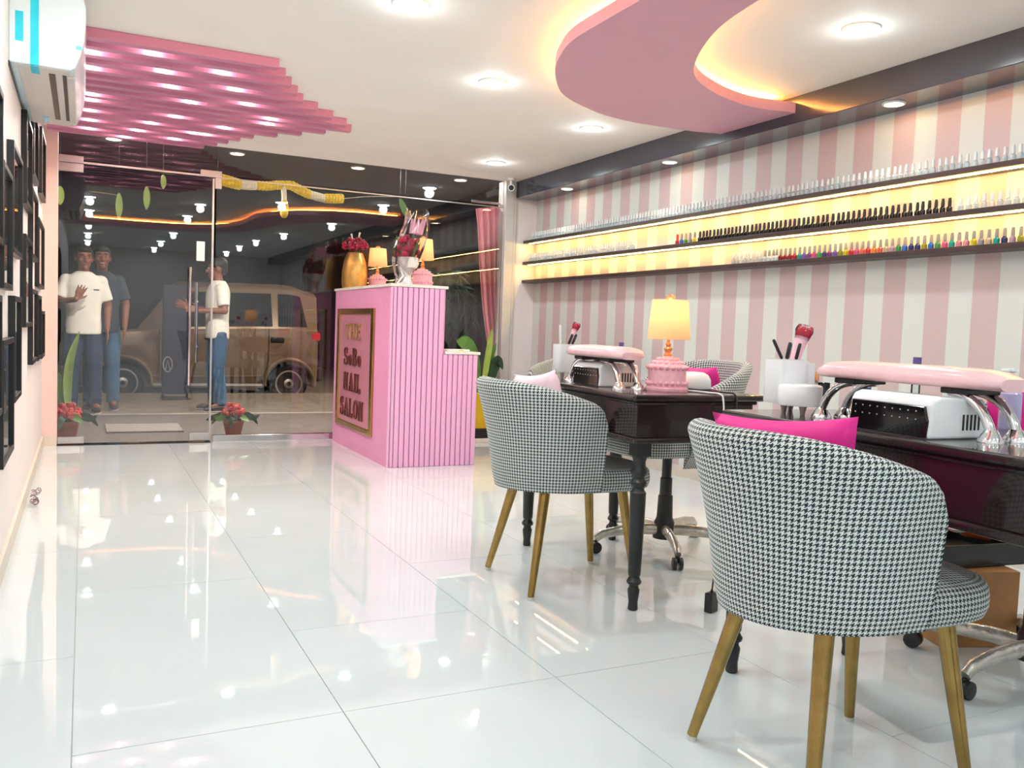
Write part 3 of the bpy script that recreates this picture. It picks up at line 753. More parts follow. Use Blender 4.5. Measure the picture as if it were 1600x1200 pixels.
# -------------------------------------------------- things on the tables
def arm_rest(label, loc, rz, L=0.5):
    t = thing('arm_rest', label, 'arm rest', (loc[0], loc[1], TT), rz, 'padded arm rests')
    mb = MB(); h = L/2
    rings = []
    for k in range(13):
        u = -1+2*k/12; e = (1-abs(u)**5)
        rings.append((u*h, 0.045+0.035*e**0.5, 0.014+0.020*e**0.6))
    n = 20; vs = []; fs = []
    for y, rx, rz_ in rings:
        for i in range(n):
            a = 2*math.pi*i/n; c, s = math.cos(a), math.sin(a)
            vs.append((rx*math.copysign(abs(c)**0.6, c), y, 0.125+(rz_*math.copysign(abs(s)**0.7, s) if s > 0 else -0.014*abs(s)**0.7)))
    for k in range(12):
        for i in range(n):
            j = (i+1) % n; fs.append((k*n+i, (k+1)*n+i, (k+1)*n+j, k*n+j))
    fs.append(tuple(range(n))); fs.append(tuple(range(13*n-1, 12*n-1, -1)))
    mb.add(vs, fs, smooth=True).build('pad', M_['pad_pink'], t, fix=True, angle=60)
    for s in (-1, 1):
        MB().box(-0.055, 0.055, s*(h-0.11)-0.035, s*(h-0.11)+0.035, 0.099, 0.1125).build('bracket', M_['black_satin'], t, bevel=0.003)
        for x in (-0.04, 0.04):
            lg = MB().tube(arcpts((x, s*(h-0.13), 0.104), (x, s*(h-0.045), 0.096), (x, s*(h-0.02), 0.02), 10), [0.0105]*8+[0.011, 0.0115, 0.012], 14).build('leg', M_['chrome'], t)
            MB().lathe([(0.027, 0), (0.027, 0.004), (0.023, 0.012), (0.014, 0.026), (0.012, 0.028)], 22, c=(x, s*(h-0.02), 0)).build('foot', M_['chrome'], lg)
    return t
def uv_lamp(label, loc, rz, W=0.235):
    t = thing('nail_lamp', label, 'nail lamp', (loc[0], loc[1], TT), rz, 'white nail curing lamps')
    pr = [(0.0, 0), (0.004, 0.074), (0.012, 0.088), (0.032, 0.094), (0.165, 0.088), (0.175, 0.08), (0.178, 0)]
    Mx = Matrix(((1, 0, 0, 0), (0, 0, 1, 0), (0, 1, 0, 0), (0, 0, 0, 1)))
    MB().prism(pr, -W/2, W/2, Mx).build('body', M_['white_plastic'], t, bevel=0.008, seg=3, fix=True)
    MB().prism([(-W/2+.006, 0.003), (W/2-.006, 0.003), (W/2-.004, 0.04), (W/2-.014, 0.072), (-W/2+.012, 0.072)], -0.003, 0.006, Matrix(((0, 0, 1, 0), (-1, 0, 0, 0), (0, 1, 0, 0), (0, 0, 0, 1)))).build('dark_opening', M_['black_gloss'], t, bevel=0.002)
    bd = MB()
    for r_ in range(2):
        for k in range(9): bd.ball((-0.0035, W/2-.025-0.022*k, 0.060-0.018*r_), 0.0018, nu=6, nv=4)
    bd.build('led_bead', M_['pillar_grey'], t)
    for k in range(5): MB().box(0.10+0.012*k, 0.105+0.012*k, -W/2-0.0015, -W/2+0.001, 0.02, 0.055).build('vent_slot', M_['black_satin'], t)
    return t
arm_rest('padded pink arm rest on chrome legs, in the right foreground', (1.815, 1.475), R(-3), 0.55)
arm_rest('padded pink arm rest on chrome legs, on the farther table left of the lamp', (1.825, 2.90), R(-3.6), 0.44)
uv_lamp('white nail lamp with dark front under the foreground arm rest', (1.655, 1.405), R(-3), 0.235)
uv_lamp('white nail lamp with dark front under the arm rest on the farther table', (1.775, 2.945), R(-3.6), 0.22)

def organiser(label, loc, rz, low=True):
    t = thing('desk_organiser', label, 'organiser', (loc[0], loc[1], TT), rz)
    MB().loft([(0, 0, 0.026, .05, .045), (0, 0, 0.030, .052, .047), (0, 0, 0.15, .052, .047)], 28, power=4).build('tall_cup', M_['white_plastic'], t, angle=50)
    MB().loft([(0, 0, 0.1502, .046, .041), (0, 0, 0.1508, .046, .041)], 28, power=4).build('cup_mouth', M_['pillar_grey'], t)
    if low:
        MB().lathe([(0.058, 0.026), (0.06, 0.03), (0.06, 0.078), (0.057, 0.082), (0.05, 0.084)], 30, c=(-0.02, -0.085, 0)).build('low_drum', M_['white_plastic'], t)
        MB().loft([(0.055, 0.02, 0.026, .045, .04), (0.055, 0.02, 0.14, .045, .04)], 24, power=5).build('side_cup', M_['white_plastic'], t, angle=50)
        MB().box(0.10, 0.17, 0.0, 0.07, 0.026, 0.085).build('clear_tray', M_['clear_acrylic'], t, bevel=0.004)
    for x, y in ((-0.03, -0.035), (-0.02, -0.10) if low else (0.03, -0.035), (0.05, 0.03)):
        MB().lathe([(0.006, 0), (0.012, 0.027)], 12, c=(x, y, 0)).build('foot', M_['steel'], t)
    return t
def stick(name, label, cat, m, p0, p1, r, group=None):
    """pen-like tool leaning in a holder"""
    p0, p1 = Vector(p0), Vector(p1); d = p1-p0
    o = MB().tube([(0, 0, 0), d*.08, d*.9, d], [r*.6, r, r, r*.75], 10).build(name, M_[m]); o.location = p0
    return tag(o, label, cat, group)
def dust_brush(label, base, top, r=0.017):
    t = thing('dust_brush', label, 'brush', base); d = Vector(top)-Vector(base)
    MB().tube([(0, 0, 0), d*.5, d*.72], [r*.75, r*.9, r*1.05], 16).build('handle', M_['handle_pink'], t)
    MB().tube([d*.70, d*.78, d*.92, d*1.0], [r*1.0, r*1.25, r*1.15, r*.5], 16).build('bristles', M_['bristle_red'], t)
    MB().tube([d*.66, d*.9, d*1.03], [r*1.1, r*1.42, r*1.2], 16).build('clear_hood', M_['clear_acrylic'], t)
    return t
organiser('white footed organiser with black pens and a pink brush, on the foreground table', (1.815, 1.90), R(-3))
ox, oy = 1.815, 1.90; oz = TT+0.1512
stick('pen', 'black pen leaning left, alone in the foreground organiser', 'pen', 'ink_black', (ox-.018, oy, oz), (ox-.045, oy+.01, oz+.055), 0.0048)
stick('pen', 'black pen leaning right in the foreground organiser, nearest its middle', 'pen', 'ink_black', (ox+.0, oy, oz), (ox+.01, oy, oz+.048), 0.0055)
stick('pen', 'grey pen in the foreground organiser, between black pen and pink brush', 'pen', 'steel', (ox+.014, oy+.01, oz), (ox+.024, oy+.01, oz+.048), 0.005)
stick('pen', 'dark pen beside the grey one in the foreground organiser', 'pen', 'ink_black', (ox+.024, oy-.012, oz), (ox+.036, oy-.012, oz+.046), 0.005)
dust_brush('pink dust brush with red bristles standing in the foreground organiser', (ox+.062, oy+.035, TT+0.141), (ox+.095, oy+.03, TT+0.245), 0.019)
stick('lipstick_tube', 'clear tube with red tip beside the pink brush in the foreground organiser', 'tube', 'bristle_red', (ox+.118, oy+.03, TT+0.0855), (ox+.115, oy+.03, TT+0.115), 0.008)
for k, lb in enumerate(('left', 'right')):
    stick('metal_vial', 'rose gold vial in the foreground organiser tray, %s of the pair' % lb, 'vial', 'lamp_gold', (ox+.14+.02*k, oy+.04, TT+0.0855), (ox+.14+.02*k, oy+.04, TT+0.115), 0.008)
b_ = thing('nail_bottle', 'small bottle with tall blue cap left of the foreground arm rest', 'bottle', (1.99, 1.76, TT))
MB().lathe([(0.013, 0), (0.014, 0.03), (0.008, 0.04)], 14).build('body', M_['black_gloss'], b_); MB().lathe([(0.009, 0.04), (0.009, 0.095), (0.008, 0.1)], 14).build('cap', M_['blue_cap'], b_)
b_ = thing('drill_bit_jar', 'slim jar with purple cap peeking over the foreground arm rest', 'jar', (2.06, 1.66, TT))
MB().lathe([(0.012, 0), (0.012, 0.12), (0.006, 0.13)], 14).build('body', M_['clear_acrylic'], b_); MB().lathe([(0.007, 0.13), (0.0075, 0.15), (0.011, 0.152), (0.011, 0.172)], 14).build('cap', M_['purple_cap'], b_)
b_ = thing('pump_bottle', 'pale purple pump bottle at the right edge behind the arm rest', 'bottle', (2.13, 1.43, TT))
MB().lathe([(0.024, 0), (0.026, 0.006), (0.026, 0.09), (0.012, 0.105), (0.011, 0.11)], 20).build('body', M_['lotion_blue'], b_)
MB().lathe([(0.012, 0.108), (0.012, 0.122), (0.005, 0.124), (0.005, 0.145), (0.014, 0.147), (0.014, 0.153)], 16).tube([(0, 0, 0.15), (-0.035, 0.01, 0.148)], 0.005, 8).build('pump', M_['white_plastic'], b_)

organiser('white cube organiser with brushes at the far end of the farther table', (1.94, 3.40), R(-3.6), False)
ox, oy = 1.94, 3.40
stick('pen', 'black pen in the white cube organiser, left of the pair', 'pen', 'ink_black', (ox+.012, oy, oz), (ox+.03, oy, oz+.045), 0.006)
stick('pen', 'black pen in the white cube organiser, right of the pair', 'pen', 'ink_black', (ox+.026, oy-.01, oz), (ox+.045, oy-.01, oz+.045), 0.006)
stick('clear_brush', 'clear brush with pale tip in the white cube organiser', 'brush', 'cap_pale', (ox-.03, oy, oz), (ox-.034, oy, oz+.085), 0.006)
dust_brush('small pink dust brush with red bristles in the white cube organiser', (ox+.03, oy+.025, TT+0.1512), (ox+.065, oy+.02, TT+0.245), 0.013)
b_ = thing('drill_bit_jar', 'little grey-capped jar behind the pad on the farther table', 'jar', (2.05, 3.12, TT))
MB().lathe([(0.010, 0), (0.010, 0.13), (0.006, 0.14)], 12).build('body', M_['clear_acrylic'], b_); MB().lathe([(0.006, 0.14), (0.011, 0.16), (0.011, 0.17)], 12).build('cap', M_['purple_cap'], b_)
for k, (x, y, c) in enumerate(((1.93, 3.05, 'polish_green'), (1.93, 3.1, 'black_gloss'), (1.95, 3.16, 'clear_bottle'))):
    b_ = thing('nail_bottle', ('green', 'black', 'clear')[k]+' polish bottle behind the nail lamp on the farther table', 'bottle', (x, y, TT))
    MB().lathe([(0.014, 0), (0.015, 0.06), (0.008, 0.07)], 12).build('body', M_[c], b_); MB().lathe([(0.008, 0.07), (0.008, 0.115)], 12).build('cap', M_['cap_pale' if k != 1 else 'black_satin'], b_)

# -------------------------------------------------- pink lamps
def rose_lamp(label, loc, k=1.0):
    t = thing('table_lamp', label, 'lamp', loc, 0, 'pink cake-shaped table lamps')
    MB().lathe([(0.078, 0), (0.08, 0.004), (0.08, 0.012), (0.072, 0.016), (0.070, 0.03), (0.071, 0.075), (0.069, 0.09), (0.06, 0.1), (0.042, 0.112), (0.024, 0.122), (0.016, 0.13)], 36).build('base', M_['lamp_pink'], t)
    ro = MB()
    for r_, z, n in ((0.070, 0.088, 20), (0.070, 0.03, 20), (0.052, 0.104, 15), (0.034, 0.116, 10)):
        for i in range(n):
            a = 2*math.pi*(i+.5*(n % 2))/n; c = (r_*math.cos(a), r_*math.sin(a), z)
            ro.ball(c, 0.0095, nu=8, nv=6); ro.ball((c[0]*1.1, c[1]*1.1, z+0.002), 0.0048, nu=6, nv=4)
    ro.build('rose_trim', M_['lamp_pink'], t)['kind'] = 'stuff'
    MB().lathe([(0.014, 0.128), (0.017, 0.136), (0.010, 0.144), (0.015, 0.152), (0.016, 0.158), (0.008, 0.166), (0.011, 0.174), (0.006, 0.182), (0.006, 0.20)], 18).build('neck', M_['lamp_gold'], t)
    n = 40; mb = MB(); vs = []; fs = []
    prof = [(0.079, 0.192), (0.0792, 0.194), (0.0665, 0.336), (0.066, 0.338), (0.0645, 0.337), (0.0775, 0.193)]
    for r_, z in prof:
        for i in range(n):
            a = 2*math.pi*i/n; vs.append((r_*math.cos(a), r_*math.sin(a), z))
    for q in range(len(prof)):
        q2 = (q+1) % len(prof)
        for i in range(n):
            j = (i+1) % n; fs.append((q*n+i, q*n+j, q2*n+j, q2*n+i))
    mb.add(vs, fs, smooth=True); mb.build('shade', M_['shade_warm'], t, angle=40)
    MB().tube([(-0.064, 0, 0.334), (0.064, 0, 0.334)], 0.002, 6).tube([(0, 0, 0.2), (0, 0, 0.345)], 0.002, 6).build('harp', M_['lamp_gold'], t)
    MB().lathe([(0.004, 0.336), (0.012, 0.342), (0.017, 0.349), (0.009, 0.356), (0.003, 0.361)], 16).ball((0.014, 0, 0.35), 0.006).ball((-0.014, 0, 0.35), 0.006).build('finial', M_['lamp_gold'], t)
    light('POINT', 'bulb', (0, 0, 0.29), LAMP_W, (1, 0.72, 0.42), t, 0.02)
    t.scale = (k, k, k); return t
lamp0 = rose_lamp('lit pink cake-shaped lamp on the manicure table', (1.952, 2.655, TT))

# drill box and cords
t = thing('nail_drill', 'white rounded nail drill box right of the pink lamp', 'nail drill', (2.135, 2.73, TT), R(-3.6))
MB().loft([(0, 0, 0.004, .062, .05), (0, 0, 0.012, .066, .054), (0, 0, 0.04, .064, .052), (0, 0, 0.058, .054, .044), (0, 0, 0.068, .036, .03), (0, 0, 0.07, .01, .01)], 28, power=3).build('body', M_['white_plastic'], t, angle=60)
MB().loft([(0, 0, 0, .064, .052), (0, 0, 0.005, .066, .054)], 28, power=3).build('base_ring', M_['black_satin'], t)
MB().tube([(-0.068, -0.03, 0.012), (-0.05, -0.02, 0.012)], 0.006, 10).build('cord_socket', M_['black_satin'], t)
cordpts = ([(2.065, 2.70, 0.776), (2.06, 2.66, 0.772), (2.085, 2.58, 0.7715), (2.10, 2.50, 0.7715), (2.108, 2.452, 0.766), (2.105, 2.44, 0.72), (2.09, 2.435, 0.62), (2.07, 2.44, 0.5), (2.02, 2.42, 0.36), (2.04, 2.41, 0.25), (2.01, 2.40, 0.12), (2.0, 2.395, 0.074)])
o = MB().tube(curve([(2.0, 2.655, 0.7695), (2.03, 2.60, 0.7695), (2.04, 2.52, 0.7695), (2.045, 2.458, 0.768), (2.05, 2.445, 0.74), (2.06, 2.435, 0.6), (2.12, 2.40, 0.4), (2.13, 2.4, 0.2), (2.15, 2.45, 0.004), (2.3, 2.6, 0.004)], 6), 0.0034, 6).build('lamp_cord', M_['cord_white']); tag(o, 'white lamp cord hanging over the table edge', 'cord')
t = thing('power_adapter', 'black power adapter standing on the floor under the table corner', 'adapter', (2.0, 2.395, 0))
MB().box(-0.024, 0.024, -0.015, 0.015, 0, 0.07, T(rz=R(20))).build('case', M_['black_satin'], t, bevel=0.004)
MB().tube(curve([(a-2.0, b-2.395, c) for a, b, c in cordpts], 6), 0.0032, 6).build('cord', M_['black_satin'], t)
MB().tube([(0, 0, 0.07), (0, 0, 0.08)], 0.005, 8).build('strain_relief', M_['black_satin'], t)

# -------------------------------------------------- swivel chairs of the technicians
def swivel_chair(label, loc, rz, base_rot):
    t = thing('swivel_chair', label, 'chair', (loc[0], loc[1], 0), rz, 'houndstooth swivel chairs')
    tub_shell(zb=0.455, hb=0.865, ha=0.72, a=0.28, b=0.25, xa=0.06).build('backrest', M_['houndstooth'], t, angle=60)
    seat_pad(0.45, 0.55, cx=0.05, rx=0.26, ry=0.22).build('seat', M_['houndstooth'], t, angle=50)
    MB().lathe([(0.045, 0.09), (0.05, 0.10), (0.045, 0.13), (0.036, 0.15), (0.033, 0.25), (0.028, 0.252), (0.027, 0.33), (0.022, 0.332), (0.022, 0.44), (0.06, 0.445), (0.06, 0.452)], 20).build('column', M_['black_satin'], t)
    MB().lathe([(0.02, 0.05), (0.05, 0.055), (0.05, 0.1)], 18).build('hub', M_['black_satin'], t)
    for k in range(5):
        a = base_rot+2*math.pi*k/5; c, s = math.cos(a), math.sin(a)
        ar = MB().tube([(c*q, s*q, z) for q, z in ((0.03, .095), (0.12, .10), (0.22, .096), (0.31, .082), (0.338, .062))], [0.026, 0.025, 0.023, 0.021, 0.018], 12, flat=0.8).build('base_arm', M_['wrapped_metal'], t)
        w = MB()
        for dd in (-0.013, 0.013):
            M = Matrix.Translation((c*0.338+s*dd, s*0.338-c*dd, 0.026)) @ Matrix.Rotation(a, 4, 'Z') @ Matrix.Rotation(R(90), 4, 'X')
            w.lathe([(0.008, -0.009), (0.025, -0.008), (0.026, 0), (0.025, 0.008), (0.008, 0.009)], 18, M)
        w.tube([(c*0.338, s*0.338, 0.03), (c*0.338, s*0.338, 0.056)], 0.008, 8)
        w.build('castor', M_['black_satin'], t)
    return t
swivel_chair('houndstooth swivel chair on wrapped castor base, wall side of the farther table', (2.37, 3.19), R(182), R(-10))
swivel_chair('houndstooth swivel chair on wrapped castor base, wall side of the foreground table', (2.53, 1.57), R(184), R(0))
cushion('magenta cushion leaning in the swivel chair beyond the pink lamp', 'magenta', (2.53, 3.20, 0.705), (0.34, 0.28, 0.09), (R(-12), 0, R(88)))
cushion('magenta cushion in the swivel chair at the right edge', 'magenta', (2.60, 1.66, 0.725), (0.36, 0.32, 0.09), (R(-10), 0, R(80)))
# cardboard box with an open tray of packets
t = thing('cardboard_box', 'brown cardboard box on the floor under the foreground table', 'box', (2.66, 1.95, 0), R(-20))
MB().box(-0.13, 0.13, -0.16, 0.16, 0, 0.25).build('carton', M_['cardboard'], t, bevel=0.003)
MB().box(-0.13, 0.13, -0.025, 0.025, 0.25, 0.2512).build('tape_seam', M_['paper_white'], t)
MB().box(-0.131, -0.1302, -0.06, 0.03, 0.10, 0.16).build('printed_mark', M_['espresso'], t)
t = thing('storage_tray', 'black open tray with packets on top of the cardboard box', 'tray', (2.70, 2.0, 0.2515), R(-8))
tr = MB().box(-0.21, 0.21, -0.17, 0.17, 0, 0.006)
for b in ((-0.21, -0.204, -0.17, 0.17), (0.204, 0.21, -0.17, 0.17), (-0.204, 0.204, -0.17, -0.164), (-0.204, 0.204, 0.164, 0.17)): tr.box(b[0], b[1], b[2], b[3], 0.006, 0.075)
tr.build('tray_body', M_['black_satin'], t, bevel=0.002)
for k, (dx, dy, rz, m, lab) in enumerate(((-0.10, 0.02, 20, 'orange_foil', 'orange packet lying in the black tray, left one'), (0.02, -0.04, -12, 'paper_white', 'white packet lying across the orange ones in the black tray'), (0.11, -0.02, 35, 'orange_foil', 'orange packet lying in the black tray, right one'))):
    o = MB().loft([(0, 0, 0, .075, .05), (0, 0, 0.012, .085, .058), (0, 0, 0.024, .075, .05)], 20, power=6).build('packet', M_[m], angle=50)
    o.location = (2.70+dx, 2.0+dy, 0.2515+0.072+0.03*(k == 1)); o.rotation_euler = (R(4), R(-5), R(rz)); tag(o, lab, 'packet')
    
# ================================================================== RECEPTION DESK
DX, DY, DX1, DX2, DYB = 1.863, 5.655, 2.255, 2.512, 7.12
desk = thing('reception_desk', 'pink fluted reception desk with white tops and gold-framed sign', 'desk', (DX, DY, 0))
LY = DYB-DY
MB().box(0.012, DX1-DX, 0.012, LY, 0, 1.235).box(DX1-DX, DX2-DX-0.004, 0.012, LY, 0, 0.785).build('carcass', M_['pink_desk'], desk)
MB().box(-0.012, DX1-DX+0.012, -0.012, LY+0.01, 1.235, 1.255).build('high_top', M_['marble'], desk, bevel=0.003)
MB().box(DX1-DX+0.001, DX2-DX+0.014, -0.012, LY+0.01, 0.785, 0.805).build('low_top', M_['marble'], desk, bevel=0.003)
x = 0.0
first = {}
while x < DX2-DX-0.02:
    x1 = x+0.036; hi = x1 < DX1-DX+0.004; H = 1.234 if hi else 0.784
    if H not in first:
        first[H] = MB().box(0, 0.0335, -0.008, 0.013, 0.0, H).build('flute', M_['pink_flute'], desk, bevel=0.006, seg=3); o = first[H]
    else: o = first[H].copy(); col.objects.link(o)
    o.location = (x, 0, 0); x += 0.0382
rb = MB(); y = 0.02
while y < LY-0.01:
    rb.box(-0.004, 0.013, y, y+0.0125, 0.0, 1.234); y += 0.0165
rb.build('fine_fluting', M_['pink_desk'], desk)['kind'] = 'stuff'
MB().box(-0.006, 0.014, -0.008, 0.018, 0.0, 1.234).build('corner_post', M_['pink_flute'], desk, bevel=0.004)
# sign with raised letters
SY0, SY1, SZ0, SZ1 = 0.345, 1.325, 0.165, 1.09
MB().box(-0.012, -0.003, SY0, SY1, SZ0, SZ1).build('sign_panel', M_['pink_mirror'], desk)
fr = 0.062
f = MB().box(-0.022, -0.004, SY0, SY0+fr, SZ0, SZ1).box(-0.022, -0.004, SY1-fr, SY1, SZ0, SZ1).box(-0.022, -0.004, SY0+fr, SY1-fr, SZ0, SZ0+0.045).box(-0.022, -0.004, SY0+fr, SY1-fr, SZ1-0.045, SZ1)
f.build('sign_frame', M_['gold'], desk, bevel=0.006, seg=3)
def glyph(ch):
    """high-contrast serif capitals as polygons in a box one unit high; returns width and polygons"""
    tk, th, sf = 0.135, 0.08, 0.075
    rect = lambda a, b, c, d: [(a, c), (b, c), (b, d), (a, d)]
    def stem(x, y0=0, y1=1, t=tk, s=0.07): return [rect(x, x+t, y0, y1), rect(x-s, x+t+s, y0, y0+sf), rect(x-s, x+t+s, y1-sf, y1)]
    def ring(cx, cy, rx, ry, ox=tk, oy=th, a0=0, a1=360, n=20):
        ps = []
        for k in range(n):
            a, b = R(a0+(a1-a0)*k/n), R(a0+(a1-a0)*(k+1)/n)
            ps.append([(cx+rx*math.cos(a), cy+ry*math.sin(a)), (cx+rx*math.cos(b), cy+ry*math.sin(b)), (cx+(rx-ox)*math.cos(b), cy+(ry-oy)*math.sin(b)), (cx+(rx-ox)*math.cos(a), cy+(ry-oy)*math.sin(a))])
        return ps
    if ch == 'T': return 0.72, stem(0.275, t=tk)[0:2]+[rect(0, 0.72, 1-sf, 1), rect(0, 0.05, 0.76, 1-sf), rect(0.67, 0.72, 0.76, 1-sf)]
    if ch == 'H': return 0.86, stem(0.07)+stem(0.62)+[rect(0.2, 0.65, 0.48, 0.53)]
    if ch == 'E': return 0.68, stem(0.07)+[rect(0.2, 0.64, 0, sf), rect(0.2, 0.64, 1-sf, 1), rect(0.2, 0.5, 0.48, 0.53), rect(0.59, 0.64, sf, 0.24), rect(0.59, 0.64, 0.76, 1-sf), rect(0.46, 0.5, 0.40, 0.61)]
    if ch == 'I': return 0.31, stem(0.07)
    if ch == 'L': return 0.66, stem(0.07)+[rect(0.2, 0.62, 0, 0.10), rect(0.54, 0.62, 0.10, 0.24)]
    if ch == 'N': return 0.86, [rect(0.08, 0.125, 0, 1), rect(0.0, 0.2, 0, sf), rect(0.0, 0.16, 1-sf, 1), rect(0.70, 0.745, 0, 1), rect(0.62, 0.82, 1-sf, 1), [(0.08, 1), (0.27, 1), (0.745, 0), (0.60, 0)]]
    if ch == 'A': return 0.88, [[(0.40, 1), (0.50, 1), (0.82, 0), (0.62, 0)], [(0.40, 1), (0.45, 1), (0.15, 0), (0.10, 0)], rect(0.0, 0.24, 0, sf), rect(0.54, 0.88, 0, sf), rect(0.22, 0.66, 0.32, 0.365)]
    if ch == 'O': return 0.88, ring(0.43, 0.5, 0.41, 0.5)
    if ch == 'o': return 0.60, ring(0.28, 0.31, 0.26, 0.31, 0.12, 0.085)
    if ch == 'B': return 0.76, stem(0.07)+ring(0.38, 0.75, 0.28, 0.25, 0.13, 0.07, -90, 90, 10)+ring(0.38, 0.255, 0.33, 0.255, 0.14, 0.07, -90, 90, 10)+[rect(0.2, 0.39, 0, 0.045), rect(0.2, 0.39, 0.955, 1), rect(0.2, 0.39, 0.47, 0.515)]
    if ch == 'S':
        ps = []; pts = []
        for k in range(25):
            t = k/24; a = R(35+ t*235) if t < .5 else None
            if t <= .5: q = R(30+240*(t/.5)); pts.append((0.33+0.25*math.cos(q), 0.745+0.235*math.sin(q)))
            else: q = R(90-240*((t-.5)/.5)); pts.append((0.33+0.29*math.cos(q), 0.265+0.245*math.sin(q)))
        for k in range(24):
            t = abs(k/23-.5); wd = 0.045+0.11*max(0, 1-t*3.2)+0.0
            a, b = pts[k], pts[k+1]; d = Vector((b[0]-a[0], b[1]-a[1])); d = d.normalized() if d.length else Vector((1, 0)); n = Vector((-d.y, d.x))*wd/2*1.0; e = d*0.012
            ps.append([(a[0]-n.x-e.x, a[1]-n.y-e.y), (b[0]-n.x+e.x, b[1]-n.y+e.y), (b[0]+n.x+e.x, b[1]+n.y+e.y), (a[0]+n.x-e.x, a[1]+n.y-e.y)])
        ps += [rect(0.55, 0.59, 0.66, 0.98), rect(0.02, 0.06, 0.02, 0.34)]; return 0.68, ps
def sign_word(word, zc, H, width, m):
    tot = sum(glyph(c)[0] for c in word)+0.20*(len(word)-1); sx = width/tot
    y = (SY0+SY1)/2+0.03+width/2
    for c in word:
        wd, polys = glyph(c); mb = MB()
        Mx = Matrix(((0, 0, -1, -0.012), (-sx, 0, 0, y), (0, H, 0, zc-H/2), (0, 0, 0, 1)))
        for p in polys:
            area = sum(p[i][0]*p[(i+1) % len(p)][1]-p[(i+1) % len(p)][0]*p[i][1] for i in range(len(p)))
            mb.prism(p if area > 0 else p[::-1], 0, 0.012, Mx)
        mb.build('letter', M_[m], desk, fix=True); y -= (wd+0.20)*sx
sign_word('THE', 0.915, 0.115, 0.40, 'sign_letter_gold')
sign_word('SoBo', 0.72, 0.135, 0.46, 'sign_letter')
sign_word('NAIL', 0.525, 0.14, 0.46, 'sign_letter')
sign_word('SALON', 0.325, 0.145, 0.62, 'sign_letter')

# things on the desk
CT = 1.255
o = dup(lamp0, (2.15, 6.92, CT), 0, 'lit pink lamp on the reception desk beside the gold vase')
o = dup(lamp0, (2.172, 5.92, CT), 0, 'lit pink lamp on the reception desk behind the wrapped bouquet')
t = thing('gold_vase', 'tall matt gold vase of dried red flowers on the reception desk', 'vase', (1.962, 6.93, CT))
MB().lathe([(0.092, 0), (0.098, 0.01), (0.103, 0.06), (0.102, 0.14), (0.088, 0.22), (0.066, 0.275), (0.058, 0.29), (0.052, 0.29), (0.05, 0.27)], 32).build('vessel', M_['gold_vase'], t)
fl_ = MB()
for k in range(150):
    a = random.uniform(0, 6.283); r_ = 0.105*math.sqrt(random.random()); z = 0.30+random.uniform(0, .10)*(1-(r_/.13)**2)+.02
    fl_.ball((r_*math.cos(a), r_*math.sin(a), z), random.uniform(.008, .015), nu=6, nv=4)
fl_.build('dried_flowers', M_['maroon_flower'], t)['kind'] = 'stuff'
st_ = MB()
for k in range(8):
    a = k*0.785; st_.tube([(0.02*math.cos(a), 0.02*math.sin(a), 0.25), (0.07*math.cos(a), 0.07*math.sin(a), 0.34)], 0.003, 5)
st_.build('stem', M_['leaf_dark'], t)
for dx, dz in ((-0.03, .44), (0.03, .455)):
    MB().tube([(dx*.5, 0, 0.33), (dx, 0, dz-.02), (dx*1.2, 0, dz)], [0.003, 0.006, 0.009], 6).build('seed_head', M_['jasmine'], t)

t = thing('bouquet', 'cellophane-wrapped bouquet of red flowers in a white foil stand on the desk corner', 'bouquet', (2.0, 5.80, CT))
MB().lathe([(0.065, 0), (0.05, 0.02), (0.042, 0.08), (0.052, 0.12), (0.06, 0.16)], 22).build('foil_stand', M_['foil_white'], t)
MB().lathe([(0.062, 0.12), (0.075, 0.15), (0.07, 0.19), (0.05, 0.195)], 18, c=(0.02, 0, 0)).build('paper_collar', M_['paper_white'], t)
fl_ = MB()
for k in range(60):
    fl_.ball((0.02+random.uniform(-.09, .09)*.75, random.uniform(-.06, .06), 0.20+random.uniform(0, .13)), random.uniform(.012, .022), nu=7, nv=5)
fl_.build('blossoms', M_['maroon_flower'], t)['kind'] = 'stuff'
gl_ = MB()
for k in range(14):
    a = random.uniform(0, 6.283); p = Vector((0.02+.04*math.cos(a), .04*math.sin(a), .19)); q = p+Vector((.05*math.cos(a), .05*math.sin(a), random.uniform(.08, .16)))
    gl_.tube([p, p.lerp(q, .5), q], [0.004, 0.013, 0.002], 5, flat=0.2)
gl_.build('greenery', M_['leaf_green'], t)['kind'] = 'stuff'
cp = MB(); n = 22; vs = []; fs = []
for i, (z, r_, dx) in enumerate(((0.0, .05, -.02), (0.06, .058, -.01), (0.15, .085, 0.0), (0.25, .105, .02), (0.33, .10, .05), (0.42, .085, .075), (0.48, .06, .085))):
    for k in range(n):
        a = 2*math.pi*k/n; rr = r_*(1+.12*math.sin(k*3.1+i))*(1 if i < 6 else 1+.35*(k % 2)); vs.append((dx+rr*math.cos(a), rr*.75*math.sin(a), z+(0.03*(k % 3) if i == 6 else 0)))
for i in range(6):
    for k in range(n): fs.append((i*n+k, i*n+(k+1) % n, (i+1)*n+(k+1) % n, (i+1)*n+k))
cp.add(vs, fs, smooth=True).build('cellophane_wrap', M_['cellophane'], t)
pk = MB()
for k in range(10):
    a = k*.63; pk.tube([(0.07+.03*math.cos(a), .03*math.sin(a), .36), (0.09+.05*math.cos(a), .045*math.sin(a), .46)], [0.02, 0.006], 6, flat=.3)
pk.build('pink_tissue', M_['handle_pink'], t)
MB().tube([(-0.05, -0.03, 0.12), (-0.03, -0.05, 0.06), (-0.085, -0.09, 0.004)], 0.006, 8, flat=.3).tube([(-0.05, -0.03, 0.12), (0.0, -0.06, 0.06), (-0.01, -0.1, 0.004)], 0.006, 8, flat=.3).build('ribbon', M_['paper_white'], t)
